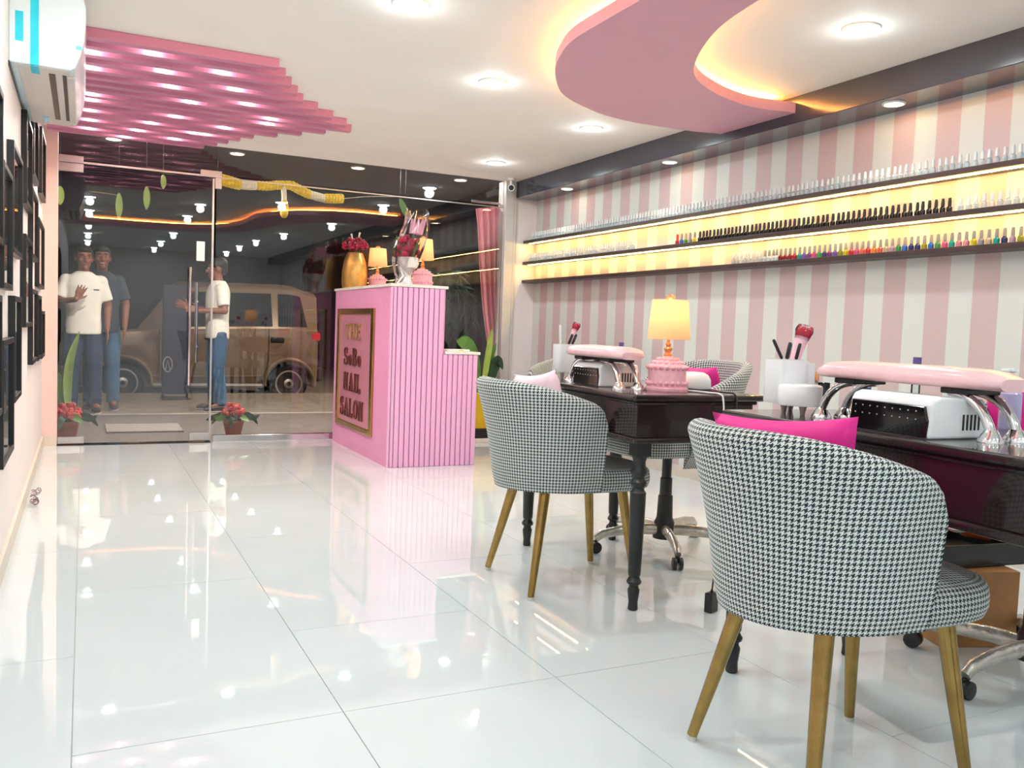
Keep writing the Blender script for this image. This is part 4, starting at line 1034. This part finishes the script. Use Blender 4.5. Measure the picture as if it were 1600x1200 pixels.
t = thing('card_stack', 'stack of white cards with a yellow mark on the lower desk top', 'card stack', (2.372, 5.73, 0.8055), R(4))
MB().box(-0.09, 0.09, -0.04, 0.04, 0, 0.014).build('cards', M_['paper_white'], t, bevel=0.001)
MB().box(0.0, 0.04, -0.0405, -0.0398, 0.004, 0.01).build('yellow_mark', M_['yellow_plastic'], t)

# planter behind the desk
t = thing('planter', 'yellow planter with broad green leaves behind the desk, on a black and white base', 'planter', (3.12, 6.86, 0))
MB().box(-0.26, 0.16, -0.12, 0.14, 0, 0.035).build('stone_slab', M_['marble'], t, bevel=0.004)
MB().box(-0.24, 0.12, -0.10, 0.12, 0.035, 0.12).build('black_plinth', M_['black_satin'], t, bevel=0.006)
MB().loft([(-0.06, 0.01, 0.12, .15, .10), (-0.06, 0.01, 0.40, .18, .12), (-0.06, 0.01, 0.42, .185, .125)], 24, power=6).build('pot', M_['yellow_plastic'], t, angle=50)
MB().box(0.075, 0.118, -0.118, -0.10, 0.14, 0.26).build('red_band', M_['red_plastic'], t, bevel=0.004)
def leaf(pts, wd, name, m, par, fold=0.25):
    c = curve(pts, 5); n = len(c); vs = []; fs = []
    for i, p in enumerate(c):
        t_ = i/(n-1); w_ = wd*math.sin(math.pi*min(1, t_*0.97+0.03))**0.7
        d = (c[min(i+1, n-1)]-c[max(i-1, 0)]).normalized(); s = d.cross(Vector((0.3, -1, 0.2))).normalized(); nn = s.cross(d).normalized()
        for q, k in ((-1, fold), (0, 0), (1, fold)): vs.append(p+s*(w_*q)+nn*(w_*k))
        for q, k in ((-1, fold), (0, 0), (1, fold)): vs.append(p+s*(w_*q)+nn*(w_*k)-nn*0.002)
    for i in range(n-1):
        a = i*6; b = a+6
        for k in range(2): fs.append((a+k, a+k+1, b+k+1, b+k)); fs.append((a+3+k, b+3+k, b+4+k, a+4+k))
        fs.append((a, b, b+3, a+3)); fs.append((a+2, a+5, b+5, b+2))
    return MB().add(vs, fs, smooth=True).build(name, M_[m], par, fix=True, angle=60)
leaf([(-0.08, 0, .40), (-0.13, -.01, .62), (-0.2, -.03, .82), (-0.30, -.05, .86)], 0.09, 'leaf', 'leaf_green', t)
leaf([(-0.02, 0, .40), (0.0, 0, .62), (0.03, 0, .84), (0.05, 0.0, .98)], 0.035, 'leaf', 'leaf_pale', t)
leaf([(0.02, 0, .40), (0.08, .02, .6), (0.13, .03, .7), (0.18, .02, .62)], 0.05, 'leaf', 'leaf_dark', t)
leaf([(-0.10, .03, .40), (-0.20, .04, .6), (-0.27, .03, .72), (-0.36, .0, .68)], 0.06, 'leaf', 'leaf_dark', t)
leaf([(0.0, .03, .40), (0.03, .05, .56), (0.06, .06, .7), (0.12, .05, .85)], 0.045, 'leaf', 'leaf_green', t)

# ================================================================== OUTSIDE: garland, plants, mat
OY = GY+0.12
g = thing('flower_garland', 'yellow and white flower garland strung outside across the glass', 'garland', (1.45, OY, 2.06))
def blossoms(name, pts, r, m, step):
    c = curve(pts, 8); mb = MB(); acc = 0
    for i in range(1, len(c)):
        acc += (c[i]-c[i-1]).length
        if acc >= step or i == 1:
            acc = 0
            for k in range(6):
                a = k*1.047+i; mb.ball(c[i]+Vector((0, .7*r*math.cos(a), .7*r*math.sin(a))), r*.72, nu=7, nv=5)
    o = mb.build(name, M_[m], g); o['kind'] = 'stuff'; return o
V3 = lambda x, z: (x-1.45, 0, z-2.06)
blossoms('marigolds', [V3(0.95, 2.075), V3(1.03, 2.062), V3(1.10, 2.05)], 0.034, 'marigold', 0.02)
blossoms('jasmine', [V3(1.12, 2.05), V3(1.18, 2.05), V3(1.235, 2.055)], 0.027, 'jasmine', 0.014)
blossoms('marigolds', [V3(1.25, 2.056), V3(1.33, 2.06), V3(1.40, 2.075), V3(1.50, 2.085)], 0.028, 'marigold', 0.022)
blossoms('jasmine', [V3(1.455, 2.06), V3(1.46, 2.0), V3(1.462, 1.93)], 0.026, 'jasmine', 0.014)
blossoms('marigolds', [V3(1.462, 1.915), V3(1.463, 1.88), V3(1.463, 1.86)], 0.042, 'marigold', 0.016)
blossoms('marigolds', [V3(1.52, 2.085), V3(1.59, 2.055), V3(1.66, 2.03)], 0.030, 'marigold', 0.02)
blossoms('jasmine', [V3(1.675, 2.026), V3(1.73, 2.016), V3(1.785, 2.008)], 0.026, 'jasmine', 0.014)
blossoms('marigolds', [V3(1.80, 2.008), V3(1.87, 2.012), V3(1.935, 2.02)], 0.030, 'marigold', 0.02)
MB().tube(curve([V3(0.93, 2.08), V3(1.25, 2.056), V3(1.5, 2.088), V3(1.8, 2.008), V3(2.18, 2.062), V3(2.5, 2.09)], 6), 0.0025, 5).build('string', M_['jasmine'], g)
for q in (0.94, 2.5): MB().tube([V3(q, 2.422), V3(q, 2.08)], 0.0009, 5).build('hanging_string', M_['leaf_dark'], g)
def hang_leaf(label, x, z1, z0, wd, lean=0.0, m='leaf_pale', y=OY+0.05):
    t = thing('mango_leaf', label, 'leaf', (x, y, z1))
    L = z1-z0
    leaf([(0, 0, -0.01), (lean*.3, 0, -L*.35), (lean*.7, 0, -L*.7), (lean, 0, -L)], wd, 'blade', m, t, 0.2)
    MB().tube([(0, 0, 2.421-z1), (0, 0, -0.02)], 0.0009, 5).build('stem', M_['leaf_dark'], t); return t
hang_leaf('pale green mango leaf hanging outside the door, above and right of the waving man', 0.233, 1.91, 1.70, 0.026)
hang_leaf('pale green mango leaf hanging outside in the middle of the door', 0.426, 1.98, 1.79, 0.026)
hang_leaf('short green mango leaf at the top of the door', 0.545, 2.08, 1.96, 0.022)
hang_leaf('green mango leaf half hidden by the pink door jamb', -0.165, 1.92, 1.77, 0.028)
hang_leaf('long green leaf hanging outside above the wrapped bouquet', 2.468, 2.09, 1.91, 0.036, 0.07, 'leaf_green')
o = MB().tube([(0.03, OY+.05, 1.893), (0.233, OY+.05, 1.882)], 0.003, 5).build('leaf_string', M_['gold']); tag(o, 'short yellow string tied to a hanging mango leaf', 'string')

def flower_pot(label, x, y, k=1.0):
    t = thing('flower_pot', label, 'flower pot', (x, y, -0.004))
    MB().lathe([(0.06, 0), (0.085, 0.12), (0.09, 0.125), (0.09, 0.15), (0.08, 0.15)], 22).build('pot', M_['terracotta'], t)
    fl_ = MB()
    for i in range(70):
        a = random.uniform(0, 6.283); r_ = .10*math.sqrt(random.random()); fl_.ball((r_*math.cos(a), r_*math.sin(a)*.8, .19+.07*(1-(r_/.1)**2)+random.uniform(-.02, .03)), random.uniform(.016, .028), nu=6, nv=4)
    fl_.build('red_blooms', M_['red_flower'], t)['kind'] = 'stuff'
    for i in range(9):
        a = i*.7+.3; c, s = math.cos(a), math.sin(a)
        leaf([(0, 0, .14), (.09*c, .08*s, .19), (.17*c, .12*s, .17), (.23*c, .16*s, .10+.05*(i % 3))], .026, 'leaf', 'leaf_green' if i % 2 else 'leaf_dark', t)
    t.scale = (k, k, k); return t
flower_pot('red flower pot outside at the foot of the pink door jamb', -0.115, 7.46)
flower_pot('red flower pot outside the glass, at the feet of the man in profile', 1.12, 7.48, 0.95)
tall = thing('tall_leaf_plant', 'single tall pale leaf rising beside the pink door jamb', 'plant', (-0.10, 7.95, -0.004))
leaf([(0, 0, 0.1), (-0.02, 0, .35), (0.0, 0, .6), (0.07, 0, .84)], 0.035, 'leaf', 'leaf_pale', tall)
leaf([(0, 0, 0.02), (-0.04, 0, .2), (-0.07, 0, .4), (-0.08, 0, .5)], 0.03, 'leaf', 'leaf_green', tall)
m_ = MB().box(0.17, 0.77, 7.86, 8.42, -0.004, 0.012).build('doormat', M_['mat_grey'], bevel=0.004); tag(m_, 'grey doormat on the porch outside the glass door', 'doormat')
# gathered pink curtain and palm at the right end outside the glass
cu = MB(); n = 60; vs = []; fs = []; lv = [(2.10, 3.16, 3.50), (1.9, 3.185, 3.50), (1.55, 3.215, 3.50), (1.15, 3.265, 3.50), (0.8, 3.33, 3.50), (0.4, 3.385, 3.50), (0.02, 3.40, 3.50)]
for z, a, b in lv:
    for i in range(n+1):
        u = i/n; vs.append((a+(b-a)*u, GY+0.10+0.022*math.sin(u*34), z-0.05*(1-u)*(z > 2.0)))
for side in range(1):
    for k in range(len(lv)-1):
        for i in range(n): fs.append((k*(n+1)+i, k*(n+1)+i+1, (k+1)*(n+1)+i+1, (k+1)*(n+1)+i))
o = cu.add(vs, fs, smooth=True).build('curtain', M_['curtain_pink']); sd = o.modifiers.new('Solid', 'SOLIDIFY'); sd.thickness = 0.006; tag(o, 'gathered pink curtain at the right end of the glass front', 'curtain')
o = MB().tube([(3.12, GY+.10, 2.115), (3.52, GY+.10, 2.115)], 0.012, 10).build('curtain_rod', M_['steel']); tag(o, 'thin steel rod carrying the pink curtain', 'curtain rod')
def palm(label, x, y, H, n, spread, mleaf):
    t = thing('palm_plant', label, 'plant', (x, y, -0.004))
    MB().lathe([(0.12, 0), (0.15, 0.26), (0.155, 0.28), (0.14, 0.28)], 20).build('pot', M_['terracotta'], t)
    MB().tube([(0, 0, .2), (0.02, 0, H*.35)], [0.03, 0.02], 8).build('stem', M_['leaf_dark'], t)
    for i in range(n):
        a = i*2.4; c, s = math.cos(a)*spread*(0.6+.4*random.random()), math.sin(a)*spread*.45
        fr_ = MB(); rach = curve([(0, 0, H*.3), (c*.35, s*.35, H*(.65+.2*random.random())), (c*.75, s*.75, H*(.75+.2*random.random())), (c, s, H*(.5+.3*random.random()))], 5)
        fr_.tube(rach, [0.006]*(len(rach)-1)+[0.002], 5)
        for k in range(3, len(rach)):
            p = rach[k]; d = (rach[k]-rach[k-1]).normalized(); sd_ = d.cross(Vector((0, 0, 1))).normalized()
            for q in (-1, 1):
                e = p+sd_*(q*.13)+d*.07-Vector((0, 0, .05)); fr_.tube([p, p.lerp(e, .4), e], [0.004, 0.012, 0.001], 4, flat=.15)
        fr_.build('frond', M_[mleaf], t)
    return t
palm('tall dark palm behind the glass between the desk and the pink curtain', 2.92, 7.75, 1.6, 24, .5, 'leaf_dark')

# unidentified dark navy shape on the street, built as a board on posts
t = thing('dark_shape_board', 'unidentified dark navy shape on the pavement outside, behind the door handle, built as a board', 'board', (1.0, 11.3, -0.02), R(2))
MB().box(-0.155, 0.155, -0.012, 0.012, 0.06, 1.38).build('panel', M_['navy_board'], t, bevel=0.004)
MB().box(-0.16, 0.16, -0.17, 0.17, 0, 0.02).build('base_plate', M_['black_satin'], t, bevel=0.004)
MB().tube([(-.14, 0, 0.0), (-.14, 0, 1.38)], 0.014, 8).tube([(.14, 0, 0.0), (.14, 0, 1.38)], 0.014, 8).build('stand_post', M_['black_satin'], t)
rg = MB(); pts = [(-0.09+.05*math.cos(k*.314), -0.016, .42+.09*math.sin(k*.314)) for k in range(21)]
rg.tube(pts, 0.008, 6).tube([(-.115, -.016, .36), (-.09, -.016, .47), (-.065, -.016, .36)], 0.007, 6).build('ring_emblem', M_['kerb_stone'], t)

# ================================================================== CAR
CX, CY, CZ = 0.0, 13.5, -0.2
car = thing('car', 'bronze parked hatchback seen from the side beyond the porch', 'car', (CX, CY, CZ))
XF, XR = -0.22, 3.12; WF, WR_, RW = 0.47, 2.68, 0.27
def belt(x):   # lower edge of the side windows
    return 1.00+0.07*sstep(0.4, 3.0, x)-0.10*sstep(0.75, -0.2, x)
def roofz(x):
    if x < 0.62: return belt(x)
    if x < 1.15: return belt(x)+(1.66-belt(x))*sstep(0.55, 1.2, x)
    return 1.66+0.03*math.sin((x-1.15)/2*2)-0.10*sstep(2.65, 3.12, x)
def bottom(x):
    z = 0.22
    for c in (WF, WR_):
        d = abs(x-c)
        if d < 0.335: z = max(z, 0.27+math.sqrt(0.335**2-d*d))
    return z
NX = 110; NPc = 13; vs = []; fs = []
for i in range(NX+1):
    x = XF+(XR-XF)*i/NX; e = min(1, (x-XF)/.25+.35) if x < XF+.2 else (min(1, (XR-x)/.12+.72) if x > XR-.06 else 1)
    zb_, zt, zr = bottom(x), belt(x), roofz(x); hw = 0.74*e
    sec = [(-hw+.04, zb_), (-hw, zb_+(zt-zb_)*.25), (-hw-.012, zb_+(zt-zb_)*.55), (-hw, zt-.03), (-hw+.05, zt)]
    tw = 0.12 if zr > zt+.05 else 0.2
    sec += [(-hw+.05+tw*.85, zt+(zr-zt)*.9+.0), (-.35*e, zr+.02), (.35*e, zr+.02), (hw-.05-tw*.85, zt+(zr-zt)*.9)]
    sec += [(hw-.05, zt), (hw, zt-.03), (hw, zb_+.1), (hw-.04, zb_)]
    vs += [(x, yy, zz) for yy, zz in sec]
for i in range(NX):
    for k in range(NPc):
        k2 = (k+1) % NPc; fs.append((i*NPc+k, i*NPc+k2, (i+1)*NPc+k2, (i+1)*NPc+k))
fs.append(tuple(range(NPc-1, -1, -1))); fs.append(tuple(NX*NPc+k for k in range(NPc)))
MB().add(vs, fs, smooth=True).build('body', M_['car_paint'], car, fix=True, angle=30)
def side_y(x, z):
    zt, zr = belt(x), roofz(x); f_ = (z-zt)/max(.01, (zr-zt)*.9); return -0.74+.05+.12*.85*f_-0.006
def window(x0, x1, s0, s1, name='side_window'):
    """glass between belt and roof; s0/s1 lean of the edges"""
    vs = []; n = 8
    for i in range(n+1):
        u = i/n
        for z, lean in ((0, 0), (1, 1)):
            x = x0+(x1-x0)*u+(s0*(1-u)+s1*u)*lean; zz = belt(x)+.03 if z == 0 else belt(x)+(roofz(x)-belt(x))*.80
            vs.append((x, side_y(x, zz), zz))
    b = len(vs); vs += [(x, y+.01, z) for x, y, z in vs]
    fs = []
    for i in range(n):
        a = 2*i; fs.append((a, a+2, a+3, a+1)); fs.append((b+a, b+a+1, b+a+3, b+a+2)); fs.append((a, b+a, b+a+2, a+2)); fs.append((a+1, a+3, b+a+3, b+a+1))
    fs.append((0, 1, b+1, b)); fs.append((2*n, b+2*n, b+2*n+1, 2*n+1))
    MB().add(vs, fs, smooth=False).build(name, M_['car_glass'], car, fix=True)
window(0.95, 1.70, 0.22, 0.0); window(1.76, 2.44, 0.0, -0.02); window(2.52, 2.94, 0.0, -0.10, 'quarter_window')
for wx in (WF, WR_):
    for s in (-1, 1):
        M = Matrix.Translation((wx, s*0.64, RW)) @ Matrix.Rotation(R(90)*(1 if s < 0 else -1), 4, 'X')
        wh = MB().lathe([(0.19, -0.08), (0.25, -0.085), (0.27, -0.06), (0.27, 0.06), (0.25, 0.085), (0.19, 0.08)], 32, M).build('wheel', M_['tyre'], car)
        rm = MB().lathe([(0.185, 0.05), (0.195, 0.083), (0.175, 0.084), (0.15, 0.062), (0.09, 0.07), (0.06, 0.085), (0.02, 0.088)], 32, M)
        rm.build('rim', M_['rim'], wh)
        hl = MB()
        for k in range(14):
            a = k*2*math.pi/14; hl.lathe([(0.014, 0.066), (0.014, 0.0745)], 8, M, c=(0.125*math.cos(a), 0.125*math.sin(a), 0))
        hl.lathe([(0.035, 0.08), (0.03, 0.092)], 14, M); hl.build('rim_hole', M_['tyre'], wh)
    # flared arch
    pts = [(wx+.355*math.cos(R(a)), -0.745, RW+.355*math.sin(R(a))) for a in range(-5, 186, 10)]
    MB().tube(pts, 0.035, 8, flat=1.3).build('arch_flare', M_['car_paint'], car)
MB().tube([(0.85, -.745, .24), (2.31, -.745, .24)], 0.03, 8).build('sill', M_['steel'], car)
MB().tube([(0.85, -.76, .36), (2.28, -.76, .38)], 0.012, 6).build('door_moulding', M_['car_paint'], car)
for x in (0.92, 1.72, 2.38): MB().box(x-.004, x+.004, -.757, -.745, .32, belt(x)).build('door_seam', M_['tyre'], car)
MB().loft([(2.50, -.755, .86, .09, .02), (2.50, -.768, .90, .10, .02), (2.50, -.755, .94, .09, .02)], 16, power=4).build('door_handle', M_['tyre'], car)
MB().loft([(1.58, -.755, .88, .07, .02), (1.58, -.768, .905, .08, .02), (1.58, -.755, .93, .07, .02)], 16, power=4).build('door_handle', M_['tyre'], car)
MB().ball((1.08, -.84, 1.10), .06, .05, .085).tube([(1.08, -.72, 1.04), (1.08, -.84, 1.06)], .018, 6).build('wing_mirror', M_['car_paint'], car)
MB().box(2.98, 3.125, -.745, -.60, .90, 1.02).build('tail_light', M_['tail_red'], car, bevel=0.02)
MB().box(-.23, -.08, -.70, -.5, .62, .78).build('headlight', M_['chrome'], car, bevel=0.03)
MB().box(3.06, 3.18, -.70, .70, .30, .52).build('rear_bumper', M_['tyre'], car, bevel=0.04, seg=3)
MB().box(-.30, -.14, -.66, .66, .28, .50).build('front_bumper', M_['car_paint'], car, bevel=0.04, seg=3)

# ================================================================== PEOPLE
def hand(mb, wr, d, nrm, thumb, k=1.0, curl=0.25):
    d, nrm, th = Vector(d).normalized(), Vector(nrm).normalized(), Vector(thumb).normalized(); wr = Vector(wr)
    side = th-d*th.dot(d); side.normalize()
    mb.bone(wr, wr+d*.075*k, .024*k, .036*k, .42, side)
    for i, (o_, L) in enumerate(((.030, .068), (.010, .078), (-.011, .072), (-.031, .056))):
        b = wr+d*.082*k+side*o_*k; m1 = b+d*L*.5*k+side*o_*.18*k+nrm*curl*.01; e = m1+(d-nrm*-curl*.6).normalized()*L*.5*k+side*o_*.1*k
        mb.bone(b-d*.02*k, m1, .0092*k, .0085*k, 1, side, 8); mb.bone(m1, e, .0085*k, .007*k, 1, side, 8)
    b = wr+d*.025*k+side*.026*k; m1 = b+(side*.75+d*.65)*.04*k; e = m1+(side*.35+d*.9)*.032*k
    mb.bone(b, m1, .0125*k, .0105*k, 1, d, 8); mb.bone(m1, e, .0105*k, .008*k, 1, d, 8)
def person(label, loc, rz, arms, tee, jeans, head_turn=(0, 0), scale=1.0, shoes='shoe_dark', stance=0.0, smile=False):
    """figure facing -Y in its own frame; arms = {side: (elbow, wrist, hand dir, palm normal, thumb dir)}"""
    t = thing('person', label, 'person', loc, rz)
    B = MB()
    hipz = .86
    B.loft([(0, 0.01, .80, .13, .09), (0, 0.01, .88, .145, .10), (0, 0, 1.0, .13, .09), (0, 0, 1.15, .145, .10), (0, 0.005, 1.28, .16, .10), (0, 0.01, 1.36, .13, .08), (0, .012, 1.40, .06, .055)], 24)
    hc = Vector((0, -.012, 1.545)); B.bone((0, .014, 1.36), (0, .0, 1.47), .052, .048)
    Mh = Matrix.Translation(hc) @ Matrix.Rotation(head_turn[0], 4, 'Z') @ Matrix.Rotation(head_turn[1], 4, 'X') @ Matrix.Translation(-hc)
    B.ball(hc+Vector((0, .012, .02)), .076, .096, .098, 18, 12, Mh)
    B.ball(hc+Vector((0, -.028, -.045)), .058, .062, .072, 16, 10, Mh); B.ball(hc+Vector((0, -.075, -.095)), .024, .02, .022, 10, 8, Mh)
    B.bone(Mh @ (hc+Vector((0, -.085, .012))), Mh @ (hc+Vector((0, -.106, -.024))), .010, .016)
    for s in (-1, 1):
        B.ball(hc+Vector((s*.078, .012, -.008)), .010, .02, .032, 8, 8, Mh); B.ball(hc+Vector((s*.042, -.066, -.022)), .022, .02, .02, 8, 6, Mh)
        el, wr, hd, pn, td = arms[s]; sh = Vector((s*.158, .01, 1.318)); el, wr = Vector(el), Vector(wr)
        B.bone(sh, el, .048, .038); B.bone(el, wr, .038, .026); hand(B, wr, hd, pn, td)
        hp = Vector((s*.085, .01, .84)); kn = Vector((s*(.10+stance*.3), -.015+stance*.1*s, .46)); an = Vector((s*(.11+stance), .02+stance*.3*s, .09))
        B.bone(hp, kn, .078, .052); B.bone(kn, an, .05, .034); B.bone(an, an+Vector((s*.015, -.13, -.055)), .034, .03)
    remesh('body', B, .0075, M_['skin_brown'], t, 3)
    # clothes
    S = MB()
    S.loft([(0, 0.005, .79, .168, .118), (0, 0.005, .85, .166, .118), (0, 0, 1.0, .158, .115), (0, 0, 1.15, .168, .122), (0, 0.005, 1.27, .182, .122), (0, .01, 1.345, .165, .102), (0, .012, 1.395, .095, .078), (0, .012, 1.415, .07, .066)], 28, power=2.3)
    for s in (-1, 1):
        el = Vector(arms[s][0]); sh = Vector((s*.15, .01, 1.325)); S.tube([sh, sh.lerp(el, .35), sh.lerp(el, .80)], [.062, .065, .064], 16); S.ball((s*.153, .01, 1.318), .071, .07, .068)
    remesh('t_shirt', S, .011, M_[tee], t, 5)
    J = MB()
    J.loft([(0, 0.01, .80, .155, .108), (0, 0.01, .86, .158, .11), (0, .008, .93, .15, .105)], 24, power=2.4)
    for s in (-1, 1):
        kn = Vector((s*(.10+stance*.3), -.015+stance*.1*s, .46)); an = Vector((s*(.11+stance), .02+stance*.3*s, .075))
        J.tube([(s*.082, .01, .86), (s*.088, .006, .70), kn, kn.lerp(an, .5), an], [.088, .092, .074, .068, .062], 18)
        an0 = Vector((s*(.11+stance), .02+stance*.3*s, 0)); d = Vector((s*.12, -1, 0)).normalized()
        sh_ = MB().tube([an0+Vector((0, .045, .042)), an0+Vector((0, .03, .05))+d*0, an0+d*.07+Vector((0, 0, .044)), an0+d*.14+Vector((0, 0, .034)), an0+d*.185+Vector((0, 0, .028))], [.03, .043, .043, .038, .02], 14, flat=.78, side=(1, 0, 0)).build('shoe', M_[shoes], t)
        MB().tube([an0+Vector((0, .05, .008)), an0+d*.09+Vector((0, 0, .008)), an0+d*.19+Vector((0, 0, .008))], [.034, .046, .024], 12, flat=.18, side=(1, 0, 0)).build('sole', M_['shoe_pale'], sh_)
    remesh('jeans', J, .011, M_[jeans], t, 5)
    Hh = MB()
    Hh.ball(hc+Vector((0, .026, .044)), .082, .096, .090, 18, 12, Mh); Hh.ball(hc+Vector((0, -.03, .082)), .066, .058, .042, 16, 10, Mh)
    Hh.ball(hc+Vector((0, .06, -.01)), .066, .055, .07, 14, 10, Mh)
    for s in (-1, 1): Hh.ball(hc+Vector((s*.068, .0, .035)), .014, .035, .05, 10, 8, Mh)
    remesh('hair', Hh, .009, M_['hair_black'], t, 2)
    f = lambda p: Mh @ (hc+Vector(p))
    for s in (-1, 1):
        e = MB().ball(hc+Vector((s*.032, -.0815, .008)), .0125, .008, .0055, 10, 8, Mh).build('eye', M_['eye_white'], t)
        MB().ball(hc+Vector((s*.032, -.0895, .008)), .006, .003, .006, 8, 6, Mh).build('pupil', M_['eye_dark'], e)
        MB().tube([f((s*.014, -.092, .028)), f((s*.032, -.090, .035)), f((s*.052, -.078, .030))], [.003, .005, .003], 6).build('eyebrow', M_['hair_black'], t)
    mo = MB().tube([f((-.026, -.083, -.060)), f((0, -.094, -.064)), f((.026, -.083, -.060))], [.003, .0075 if not smile else .009, .003], 8).build('mouth', M_['lip'], t)
    if smile: MB().tube([f((-.018, -.0935, -.0605)), f((0, -.099, -.063)), f((.018, -.0935, -.0605))], [.002, .004, .002], 6).build('teeth', M_['eye_white'], mo)
    if tee == 'tee_white' and not stance: MB().tube([(.085, -.113, 1.235), (.135, -.098, 1.235)], .005, 6, flat=.4).build('chest_print', M_['tee_dark'], t)
    t.scale = (scale,)*3
    return t
hang = lambda s: ((s*.225, .03, 1.08), (s*.215, -.03, .85), (0, -.1, -1), (-s, 0, 0), (0, -1, -.2))
arms1 = {-1: ((-.235, -.05, 1.10), (-.075, -.24, 1.13), (.42, -.08, .9), (0, -1, .1), (.9, 0, .4)), 1: hang(1)}
person('person in white T-shirt and jeans waving at us from outside the glass door', (-0.005, 9.72, -0.02), R(2), arms1, 'tee_white', 'denim_dark', (R(8), R(2)), 1.0)
person('person in dark shirt smiling behind the waving one', (0.165, 10.02, -0.02), R(-4), {-1: hang(-1), 1: hang(1)}, 'tee_dark', 'denim', (R(6), R(-3)), 1.02, smile=True)
arms3 = {-1: ((-.22, -.04, 1.09), (-.14, -.27, 1.12), (.2, -.9, .25), (0.6, 0, .6), (.3, -.2, 1)), 1: ((.225, .03, 1.09), (.15, -.22, 1.08), (-.2, -.9, .2), (-.6, 0, .6), (-.3, -.2, 1))}
person('person in white T-shirt and jeans standing in profile behind the door edge', (1.285, 9.83, -0.02), R(-86), arms3, 'tee_white', 'denim', (R(-12), R(6)), 0.99, 'shoe_dark', 0.03)

# added lamp out of view, brightens the pavement and the parked car
t = thing('added_street_light', 'added lamp out of view that brightens the road and the car', 'added lamp', (6.4, 11.6, -0.02))
MB().lathe([(0.07, 0), (0.05, 0.3), (0.04, 4.2)], 14).build('pole', M_['steel'], t)
MB().tube([(0, 0, 4.15), (-.4, 0, 4.4), (-1.2, 0, 4.45)], [.03, .028, .025], 10).build('arm', M_['steel'], t)
MB().box(-1.75, -1.15, -.12, .12, 4.42, 4.5).build('lamp_head', M_['pillar_grey'], t, bevel=0.01)
MB().box(-1.72, -1.2, -.1, .1, 4.412, 4.42).build('lens', M_['led_warm_lens'], t)
light('SPOT', 'lamp', (-1.45, 0, 4.40), STREET_FILL_W, (1, .82, .6), t, 0.12, R(150), 0.6)
